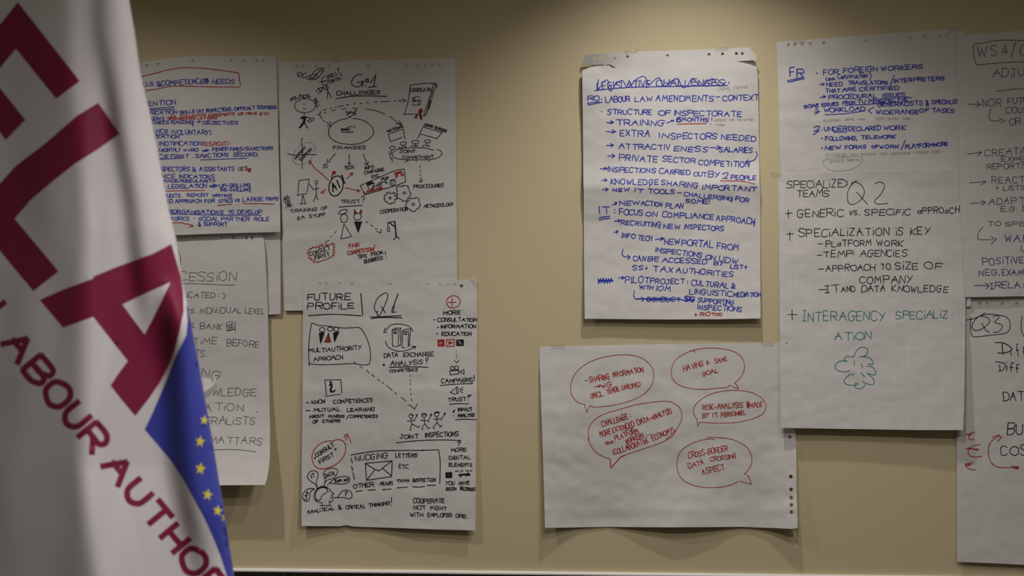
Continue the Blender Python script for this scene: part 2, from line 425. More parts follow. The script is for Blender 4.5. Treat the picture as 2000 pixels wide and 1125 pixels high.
sheet('q1', 'white flipchart sheet headed FUTURE PROFILE Q1 below the CHALLENGES sheet, black marker drawings',
 [(592, 547.5), (640, 547), (760, 546), (900, 546.5), (931, 546.5), (932, 620), (931, 800), (929, 900), (928.5, 1036), (850, 1034), (755, 1030.5), (690, 1028.5), (676, 1025.5), (664, 1028), (589, 1027), (589.5, 900), (591, 750)],
 [(625, 555.2), (637, 555.5), (663, 555.6), (687.6, 556), (763, 557.2), (836, 557.6), (860, 557.9), (875, 558), (888, 558), (901, 558.8)],
 [(592, 547, .9), (931, 546, .5), (760, 620, 1.0), (591, 720, .8), (931, 720, .7), (760, 780, 1.6), (591, 900, 1.4), (929, 900, 1.6), (589, 1027, 2.5), (676, 1026, 1.0), (800, 1033, 2.1), (928, 1036, 2.6)],
 hr=3.6, under=(('g1', .15),), creases=((762, 0, .2, 40), (590, 0, .12, 25)), wr=.18, seed=5)
def ro_x(u, v):
    o = 0
    if v < 129 and u < 1240: t = min(1, (1240-u)/85); o += t*(2.9-2.7*(v-104)/24)
    if 126 < v < 175 and u < 1210 and (v > 128.4 or u < 1137.5): o -= .0
    if u > 1425 and v < 119.5: t = (u-1425)/50; o += 2.8*t*t*(1-.35*(v-95)/25)
    return o
sheet('ro', 'torn-cornered white flipchart sheet of blue notes under a scribbled-out title LEGISLATIVE CHALLENGES',
 [(1141, 107.5), (1166, 105), (1218, 102), (1300, 99), (1380, 96.3), (1420, 94.5), (1463, 92.6), (1470, 100), (1476.5, 109), (1477.5, 115.5), (1470, 118), (1450, 119.2), (1438, 120.4), (1451, 121), (1462, 120.2), (1475, 121), (1477.5, 127), (1480, 145), (1482, 250), (1483.5, 358), (1485, 364), (1485, 500), (1485.5, 622), (1400, 623.5), (1300, 624), (1142, 622.5), (1140.5, 500), (1140, 368), (1139.5, 362), (1138.5, 250), (1137, 138), (1152, 131), (1165, 129), (1190, 127.8), (1196, 132), (1204.5, 132.6), (1199, 130.5), (1192, 126.2), (1170, 126.4), (1137.8, 127.6)],
 [(1161, 114.5), (1172.8, 113.7), (1186, 113.2), (1200.7, 112.5), (1225.5, 110.8), (1303.5, 109), (1384.8, 106.6), (1411.2, 105.4), (1438.2, 104.6), (1449.8, 104.2)],
 [(1141, 107, .5), (1300, 99, .3), (1465, 93, .7), (1138, 140, 2.1), (1240, 150, .5), (1310, 230, .8), (1139, 250, 1.5), (1479, 130, 1.6), (1482, 180, 1.3), (1484, 300, .7), (1300, 362, 1.0), (1140, 362, 1.3), (1484, 362, .8), (1140, 470, .9), (1310, 500, 1.2), (1485, 480, .9), (1142, 622, 2.6), (1310, 624, 2.7), (1486, 622, 2.9)],
 hr=2.9, creases=((365, -.02, 1.15, 78),), wr=.2, seed=6, extra=ro_x)
sheet('fr', 'white flipchart sheet with underlined blue FR heading, top right of the middle group',
 [(1517, 82.5), (1560, 78.5), (1600, 75.5), (1700, 67.5), (1780, 62), (1860, 57), (1875, 57), (1882, 61), (1883, 200), (1886, 352), (1526, 352), (1523.5, 300), (1520.5, 180)],
 [(1540, 88.4), (1553, 88), (1567, 86.7), (1583, 86), (1609.5, 84.2), (1692.2, 79.6), (1778.2, 74.2), (1806.2, 72), (1835.8, 69.7), (1850, 68.8)],
 [(1517, 82, .15), (1882, 60, .1), (1700, 67, .12), (1700, 200, .6), (1520, 200, .7), (1884, 200, .5), (1700, 300, 1.0), (1524, 340, .4), (1884, 345, .4), (1700, 350, .4)],
 hr=3.2, creases=((235, 0, .2, 45),), wr=.18, seed=7)
sheet('land', 'wide landscape white sheet of five red speech bubbles below the torn sheet',
 [(1053, 679), (1063, 677), (1150, 675.5), (1250, 673), (1400, 671), (1549, 669), (1552, 760), (1554, 838), (1555.5, 900), (1556, 960), (1558, 1030.5), (1548, 1033), (1500, 1031), (1450, 1029), (1300, 1030), (1187, 1029), (1064.5, 1031), (1060, 880)],
 [(1541.8, 770), (1542, 790), (1542.4, 854), (1544.7, 930.7), (1545.2, 956), (1545.5, 972), (1545.8, 986.2), (1546.2, 1000)],
 [(1053, 680, .1), (1250, 673, .1), (1549, 669, .1), (1058, 850, 2.0), (1300, 850, .9), (1553, 850, .8), (1555, 930, 2.2), (1300, 940, .9), (1062, 960, 2.4), (1064, 1031, 3.4), (1110, 1031, 1.5), (1186, 1030, .4), (1250, 1030, 1.7), (1330, 1030, 3.1), (1390, 1030, 2.2), (1448, 1029, .5), (1505, 1031, 1.6), (1557, 1031, 4.3)],
 hr=3.6, creases=((995, 0, .15, 16), (682, 0, .1, 12)), wr=.24, seed=8)
sheet('q3', 'white flipchart sheet at the right edge with a circled Q3 and red euro signs',
 [(1868.5, 576), (2235, 570), (2237, 850), (2237, 1109), (2000, 1103), (1869, 1097), (1868.5, 850)],
 [(1913.6, 594), (1927.7, 594), (1957.8, 594), (1986, 594.4), (2050, 593.6), (2110, 593)],
 [(1868, 576, .1), (2235, 570, .1), (2000, 700, .8), (1869, 850, 1.0), (2237, 850, 1), (2000, 1000, 1.2), (1869, 1097, 1.6), (2000, 1103, 1.7), (2237, 1109, 1.8)], hr=3.8, wr=.13, seed=9)
sheet('q2', 'squared white flipchart sheet headed SPECIALIZED TEAMS Q2 with a teal flower drawing',
 [(1520.5, 340.5), (1600, 338.5), (1700, 336), (1788, 333), (1860, 329.5), (1885, 329), (1886, 450), (1885.5, 600), (1884.5, 700), (1883, 790), (1881, 840), (1790, 840), (1700, 838.5), (1600, 837), (1525.5, 835.5), (1523.5, 700), (1522, 500)], [],
 [(1520, 340, .5), (1700, 335, .5), (1880, 329, .5), (1700, 450, .9), (1521, 480, .9), (1885, 480, .8), (1522, 650, 2.0), (1700, 640, 1.8), (1885, 650, 2.2), (1700, 750, 2.6), (1525, 836, 3.5), (1700, 838, 3.6), (1882, 840, 4.6)],
 material='gridpaper', under=(('fr', .3), ('land', .35), ('q3', .3)), wr=.17, seed=10, creases=((495, 0, .12, 40),))
sheet('ws4', 'squared white flipchart sheet headed with boxed WS4, cut by the right edge of the picture',
 [(1869, 68), (1885, 67.5), (1940, 64), (2000, 59), (2110, 52), (2225, 45), (2229, 300), (2238, 577), (2000, 578.5), (1883.5, 580.5), (1880.5, 500), (1877, 420), (1873.5, 300), (1871.5, 180)], [],
 [(1869, 68, .7), (2000, 60, .4), (2225, 45, .4), (2050, 300, 1.0), (1874, 300, 1.6), (2230, 300, 1.2), (1884, 580, 2.0), (2050, 579, 1.9), (2238, 577, 2.0)],
 material='gridpaper', under=(('fr', .2), ('q2', .2), ('q3', .2)), wr=.12, seed=11)
# ------------------------------------------------------------------ writing and drawings on each sheet
draw(SH['skills'], '''
C blue 1.7
S 260 90 .1777
100 442 220 432 45 ILLS
262 440 303 436 52 &
310 438 775 410 50 COMPETENCE
868 410 1115 412 46 NEEDS
- 785,360 782,405
- 790,400 825,350 795,370 830,385 800,410 828,395 790,352 812,420 822,360
165 655 468 640 50 ENTION
w 1.9
- 180,690 450,669
- 183,705 455,692
w 1.7
150 752 478 745 35 UNICATION
515 748 675 730 33 SKILLS
705 735 1090 712 38 (AT INSPECTIONS,
1118 708 1335 690 30 DIFFICULT
1365 692 1575 690 35 SITUATIONS)
175 812 340 815 35 AIGNS
205 855 392 858 32 ENESS
418 855 660 855 35 RAISING
- 655,850 660,880
700 846 742 842 28 >
765 858 1145 862 38 OBJECTIVES
200 957 380 955 38 ANCE
- 235,975 380,972
425 975 850 972 50 (VOLUNTARY)
240 1008 505 1012 30 ISATION
285 1095 768 1090 45 (NOTIFICATION)
S 260 290 .1777
280 38 520 32 38 /MONTHLY
560 33 610 30 26 IN
635 32 712 28 30 RO
760 42 832 32 35 »
875 30 1040 22 33 FEWER
1065 24 1540 12 33 FINES/SANCTIONS
275 108 385 105 38 CE
415 105 610 105 38 FIRST
. 652,100
685 102 1050 90 42 SANCTIONS
1100 85 1378 85 40 SECOND.
- 290,120 530,106
- 742,126 1250,108
305 250 618 250 46 SPECTORS
650 250 688 250 52 &
732 248 1112 244 42 ASSISTANTS
315 330 462 325 40 NCE
510 325 890 330 38 INDICATORS
325 372 900 372 30 IANCE/REGULARITY
335 442 352 440 35 )
382 440 805 430 42 LEGISLATION
840 445 922 435 50 »
952 428 1290 420 38 UP-SKILLING
962 468 1290 468 32 RE-SKILLING
- 1283,415 1288,438
- 1283,465 1288,485
335 535 530 535 35 AUDITS,
595 533 825 530 35 REPORT
868 533 1080 533 30 WRITING
370 598 432 595 38 ED
462 598 748 595 38 APPROACH
785 595 893 592 35 FOR
942 595 1095 588 38 SMES
1120 585 1170 583 28 VS
1205 582 1425 575 42 LARGE
1458 572 1598 570 38 FIRMS
390 715 990 720 40 RORGANISATIONS
1048 718 1108 718 38 TO
1145 718 1410 718 40 DEVELOP
- 385,720 700,727 1000,733 1408,733
400 788 612 790 38 WORKS
665 775 688 775 20 -
720 795 935 795 40 SOCIAL
968 797 1278 795 42 PARTNER
1332 797 1490 795 38 ROLE
715 855 748 855 42 &
775 850 1028 850 38 SUPPORT
P red_writing
C red 1.5
S 260 90 .1777
370 802 408 798 28 >
375 818 415 812 28 >
415 790 475 783 24 E.G.
520 783 800 767 25 COLLECTIVE
825 777 1115 757 28 AGREEMENTS
1155 762 1210 758 28 FOR
1245 757 1362 752 28 FIRMS
1392 762 1425 758 30 €
1437 760 1490 758 30 10
430 814 685 806 22 NOTIFICATION
712 806 920 803 22 LETTERS
780 1095 1045 1090 40 (ES,RO,IT)
S 260 290 .1777
w 1.8
- 345,470 480,465 785,461
- 930,626 1082,612
- 1205,606 1400,606 1552,612
- 410,818 545,815 560,828 620,832 660,855
- 610,862 660,855 645,838
C maroonink 1.7
1160 245 1260 240 38 (ES
C red 2.4
1266 255 1292 250 30 E
P title_frame
C red 1.8
S 260 90 .1777
~ 60,350 115,330 260,295 380,262 540,238 700,240 900,258 1155,293
~ 1160,300 1165,350 1172,390 1180,430
~ 140,487 250,475 380,447 500,440 850,448 1172,450
''')
draw(SH['session'], '''
C pen 1.15
S 300 440 .2311
~ 180,215 205,220 222,245 228,290 225,357 205,360
215 468 690 472 75 CESSiON
~ 235,492 400,496 600,505 690,503
240 610 515 614 42 LiCATED
. 548,580 548,603
~ 580,573 603,585 603,610 585,620
270 740 345 742 35 VS
. 355,738
392 745 745 740 46 iNDiViDUAL
775 745 935 752 46 LEVEL
300 865 345 862 38 E
392 878 578 885 48 BANK
335 1008 535 1005 55 TiME
618 1018 890 1032 52 BEFORE
340 1112 430 1114 60 TS
. 452,1112
S 320 690 .24
285 190 445 208 62 iNG
330 340 745 348 58 OWLEDGE
325 470 645 468 60 ATiON
335 577 740 582 60 ERALiSTS
760 498 783 495 26 "
375 728 800 745 56 MATTARS
~ 300,790 395,787 550,783 660,790 750,803
P bank_sketch
C pen 1.1
S 300 440 .2311
~ 670,812 640,815 612,830 625,845 680,822
- 617,845 617,890 650,885 688,872 690,830
- 688,815 692,908
- 620,860 680,845
- 625,872 680,860
- 622,895 685,880
- 640,840 640,890
- 660,835 660,885
''')
draw(SH['g1'], '''
C black 1.6
S 540 100 .16
635 332 748 288 38 SELL
w 2.1
- 750,203 757,240
. 768,266
w 1.6
660 388 778 352 38 DATA
- 790,275 795,312
. 797,337
w 1.8
~ 1045,290 1020,282 985,288 940,325 915,380 935,420 985,437 1025,420 1050,380
- 985,385 1062,365 1048,435
. 1085,420
w 1.5
- 1095,325 1102,390
- 1118,325 1122,385
- 1078,352 1130,345
- 1080,372 1130,365
w 2.0
- 1148,385 1215,285 1185,435
- 1125,440 1222,430
w 1.7
730 538 1265 522 44 CHALLENGES
w 2
~ 728,580 900,552 1100,545 1345,552
w 1.7
185 615 262 570 38 POL
275 575 420 560 36 iTiCAL
455 580 500 695 36 WILL
P street_vendor_drawing
C black 1.6
- 305,258 255,268 265,315 292,312
- 262,290 285,287
- 362,268 305,280 318,325 347,322
- 312,302 335,300
- 412,298 360,312 372,338 395,335
- 405,350 412,305 470,240 520,208 582,210 560,262 520,315 470,345 405,350
- 440,285 500,275 535,225
- 412,325 455,318 500,275
- 470,300 480,342
- 490,295 520,318
- 545,225 560,262
- 425,340 440,325 455,343
o 593 363 40 57
- 520,375 565,370 595,362 625,355
. 578,378 598,410
- 605,420 615,460 625,480 622,580
- 625,480 648,530 672,562
- 575,440 590,465 620,470 635,440 605,425
w 2.1
- 505,455 575,440 540,500 505,455
w 1.6
. 485,478 490,490 505,508 525,515
P politician_drawing
o 348 665 128 85 -4
. 325,645 350,645
~ 328,698 340,706 354,698
- 337,755 340,790
# 285,820 320,790 385,800 392,812 365,815 350,868 360,900 382,930 392,940 370,943 340,885 300,935 262,945 275,925 320,865 325,830 290,826
- 378,850 445,812 460,835 400,872 378,850
- 388,812 408,808 412,828
. 418,845
P dashed_arrows
d 570,722 600,710 525,745 545,738 655,697 672,693 715,688 735,684 752,680 822,663 855,655 885,650 940,642 965,640 1020,637 1045,637 1100,630 1125,629 1190,620 1228,616 1275,617 1385,614 1435,610 1455,608 1490,606 1535,605
- 1530,582 1582,602 1545,622
d 580,757 605,747 675,727 718,715 790,708 848,703 925,697 988,698 1382,795 1425,825 1440,840 1470,865 1485,875 1535,900
~ 1088,703 1180,718 1250,738 1320,765
- 1455,880 1535,900 1500,850
- 545,755 505,775 550,795
d 535,810 555,825 572,845 595,858 615,868 640,890
- 620,910 657,920 652,860
S 540 260 .16
- 722,250 680,290 645,340
- 625,315 618,352 652,352
- 887,263 888,375
- 870,360 890,382 907,360
- 1060,255 1085,320 1110,385
- 1070,368 1112,388 1124,350
S 700 260 .16
d 750,398 752,425 755,455 757,475 755,500 757,525 758,548 765,575
- 740,582 765,598 785,570
S 540 400 .1778
d 655,290 635,315 610,340 597,355 575,388 558,404
- 542,402 535,438 556,440
S 700 400 .1778
d 85,182 105,198 137,222 158,235 182,258 205,270
- 200,292 245,308 250,268
P money_ellipse_drawing
S 540 100 .16
w 2
- 848,730 870,785 885,735 897,768 905,735 935,760 975,715
- 920,785 975,762 940,748 980,716
w 2.4
- 880,800 912,803
w 1.7
~ 870,822 800,832 720,865 660,915 635,985 660,1060 740,1110 840,1133 920,1138 1020,1125 1110,1085 1170,1030 1185,975 1160,920 1090,860 1000,828 930,823
~ 962,932 940,920 880,925 830,960
w 2
- 790,950 905,950
- 795,958 885,968
~ 793,952 802,982 870,990 938,985
P legislation_scroll_drawing
C black 1.6
S 700 100 .16
~ 632,415 700,405 800,393 935,390
~ 635,415 612,580 590,680 560,770
- 540,772 600,768 715,770
~ 935,390 958,415 950,445 920,458 905,435 912,410 935,402 942,420 928,438
- 900,462 850,620 795,790
- 912,470 865,620 822,785
- 925,475 880,640 825,770 800,795
w 2.6
- 880,610 860,700
w 1.6
640 495 885 488 38 LEGiSLATiV
660 618 765 618 22 DATA
~ 752,565 710,555 668,580
- 665,560 665,585 690,590
~ 658,645 700,662 748,645
- 730,635 750,640 745,660
C red 1.4
# 735,740 750,710 775,705 782,735 765,752
# 735,755 718,790 705,820 685,805 715,775
# 745,755 765,755 775,828 752,822
C black 1.3
- 733,740 750,708 777,703 784,737 765,754 735,745
- 733,755 683,806 708,822 740,770
- 745,758 755,830 778,830 765,757
P flags_drawing
w 1.6
360 992 555 928 32 NATIONAL
- 370,1012 545,950
~ 365,1015 378,1060 398,1105
- 388,1105 535,1050
~ 548,950 560,1020 572,1075
800 912 905 930 28 CROSS
930 947 1070 997 32 BORDER
- 785,925 900,955 1020,995
- 785,925 755,1000 722,1065
- 755,1010 880,1045 960,1068
- 1020,995 965,1060
P meeting_table_drawing
S 700 260 .16
~ 955,200 1000,215 1020,250 980,295 880,322 720,325 560,325 450,305 415,265 440,215 520,190 640,178 800,180 920,208
505 240 695 238 33 JOINT
540 312 915 305 33 COMMiTMENT
o 415 180 32 20 -8
o 547 128 38 20 -5
o 695 108 45 20
o 843 100 40 18
- 405,205 398,265
- 375,220 388,305 415,312
- 400,300 418,348
- 540,155 543,190
- 490,185 505,172 525,178
- 555,165 582,168 575,185
- 692,132 690,170
- 648,165 655,150 682,150
- 700,148 725,150 718,170
- 838,112 825,165
- 790,170 785,150 810,145
- 825,150 865,150 862,170
- 612,330 568,355
- 708,325 708,345
- 850,320 870,348
P handwriting
S 540 260 .16
690 195 1090 192 36 FiNANSES
575 428 622 425 50 IS
825 442 940 430 38 TECH
w 1.5
170 975 490 945 38 TRAiNiNG
550 935 618 930 36 OF
258 1060 350 1040 38 EA
400 1036 595 1015 38 STUFF
785 858 1015 852 42 TRUST
1042 848 1075 846 78 ?
w 1.9
~ 765,902 900,892 1048,882
w 1.6
S 700 260 .16
82 445 190 425 38 INFO
75 502 315 462 38 CAMPAiGNS
165 546 255 532 28 ETC.
675 672 1040 656 38 PROCEDURES
800 915 1160 885 40 METHODOLOGY
268 980 600 945 42 COOPERATiON
P human_error_drawing
S 540 260 .16
240 322 355 182 32 HUMAN
305 342 435 205 36 ERROR
~ 315,60 305,110 318,200 312,300 313,438
~ 138,248 200,268 330,262 490,262
O 335 250 160 105 -45 44
P ai_bomb_drawing
w 2.4
o 727 645 84 125 15
w 2.7
- 690,715 685,610 735,690
- 685,665 720,650
- 738,580 772,662
w 3
- 798,515 822,585
. 832,605
w 2
- 680,560 672,530 690,495
C red 3.4
- 685,480 718,486
- 700,468 704,500
- 690,494 715,472
w 2
~ 635,575 560,505 470,430 405,345
- 400,385 402,338 428,348
- 855,558 928,490
- 895,492 930,488 922,520
~ 845,668 920,685 1018,705
- 985,688 1020,705 985,720
- 605,690 545,725
- 570,705 542,728 580,732
P trainer_drawing
C black 1.6
- 275,578 400,562 372,725
- 275,578 260,750
- 250,762 300,745 370,742
- 315,760 310,860
- 325,758 350,865
- 278,862 325,862
- 340,868 368,852
o 488 600 17 22 10
- 485,630 485,755
- 400,622 445,680
- 445,688 520,672
- 485,755 452,835
- 487,755 502,815
P audience_drawing
w 1.4
o 106 795 13 18
o 132 776 11 14
o 150 806 12 18
o 104 822 18 20
~ 115,820 135,818 140,850 145,885
- 112,850 120,890
- 130,845 135,895
- 155,830 158,880
- 168,828 160,880
- 135,910 150,870 165,905 175,870 200,885
- 145,895 185,895
- 105,910 118,915
P language_banner_drawing
S 700 260 .16
w 1.7
~ 22,640 150,585 300,520 400,475 460,455 545,440 560,450 568,520 575,595
~ 575,597 440,645 300,685 180,722 75,750
- 75,750 25,640
o 152 640 38 50
# 98,630 105,600 140,588 170,598 198,608 200,615 160,625 150,632 112,645 100,640
- 170,645 185,660 168,665
w 1.6
- 205,650 255,602 280,605 285,625 265,642 205,650
- 240,640 262,615
- 250,632 270,622
- 278,550 365,533 368,550 325,580 360,618 310,595 290,605 278,550
- 290,570 310,555 320,568 350,550
o 418 605 33 38
# 383,592 400,570 440,562 462,588 440,580 420,578 400,588
- 400,618 425,622
. 405,600 425,598
C red 2.2
- 445,487 520,465 547,512 528,522 512,488 462,500 482,520 462,548 445,487
- 450,490 520,475
w 1.9
75 742 295 675 28 LANGUAGE
P gear
C black 1.7
- 315,760 345,750 345,728 375,718 380,735 410,740 428,722 452,738 440,760 465,775 468,805 440,812 450,840 425,855 405,848 398,865 360,860 355,840 325,835 325,810 308,800 325,785 315,760
o 386 792 13 12
P gear
- 468,680 465,660 485,652 490,642 515,650 545,650 550,636 608,645 605,665 625,690 622,712 640,735 630,770 610,785 600,800 590,828 540,832 532,815 505,800 475,795 468,765 480,745 468,735 475,700 468,680
o 562 730 15 14
P gear
- 640,800 655,795 690,800 698,782 740,800 738,830 745,850 762,882 740,895 740,915 715,925 698,940 690,957 640,950 638,935 610,920 585,905 575,880 590,862 590,840 610,830 625,795 640,800
o 670 868 15 14
P angel_and_devil_drawing
S 540 260 .16
o 812 960 56 24 -20
o 825 1040 42 52 5
o 990 1020 45 42 -15
C red 3
- 956,962 960,982
- 1030,955 1032,975
C black 1.6
- 950,985 952,930 968,965 978,975
- 1012,968 1022,960 1030,928 1042,972 1030,985
S 540 400 .1778
- 740,215 708,375 825,348 745,215
# 850,182 942,182 898,318
P handwriting
375 562 590 495 44 CONSULT
425 605 585 560 40 FiRST
C red 1.8
798 475 912 455 42 FAiR
785 552 1060 505 42 COMPETiTiON
- 1080,437 1073,485
. 1070,500
C black 1.7
895 592 990 580 36 TiPS
S 700 400 .1778
145 562 270 540 36 FROM
65 642 268 598 38 BUSiNESS
- 295,508 300,550
. 305,582
P gallows_drawing
w 2.8
- 400,185 405,240 415,345
w 2
- 318,197 398,183
w 2.6
- 345,200 390,235
w 1.8
- 325,200 325,240
o 332 272 13 24
w 2.2
- 415,345 390,382
- 415,345 445,370
P red_burst_outline
C red 1.7
S 540 400 .1778
- 358,490 388,490 372,476 402,473 397,462 442,473 440,452 470,470 473,438 500,462 495,425 518,460 525,472 560,445 595,432 625,418 615,432 640,437 620,458 643,472 618,488 640,500 620,514 642,528 618,540 632,556 612,560 608,575 590,572 575,590 560,588 545,605 528,603 512,615 498,612 480,625 468,620 450,636 438,622 405,635 408,605 375,610 385,588 350,585 362,558 335,535 357,520 345,506 358,490
''')
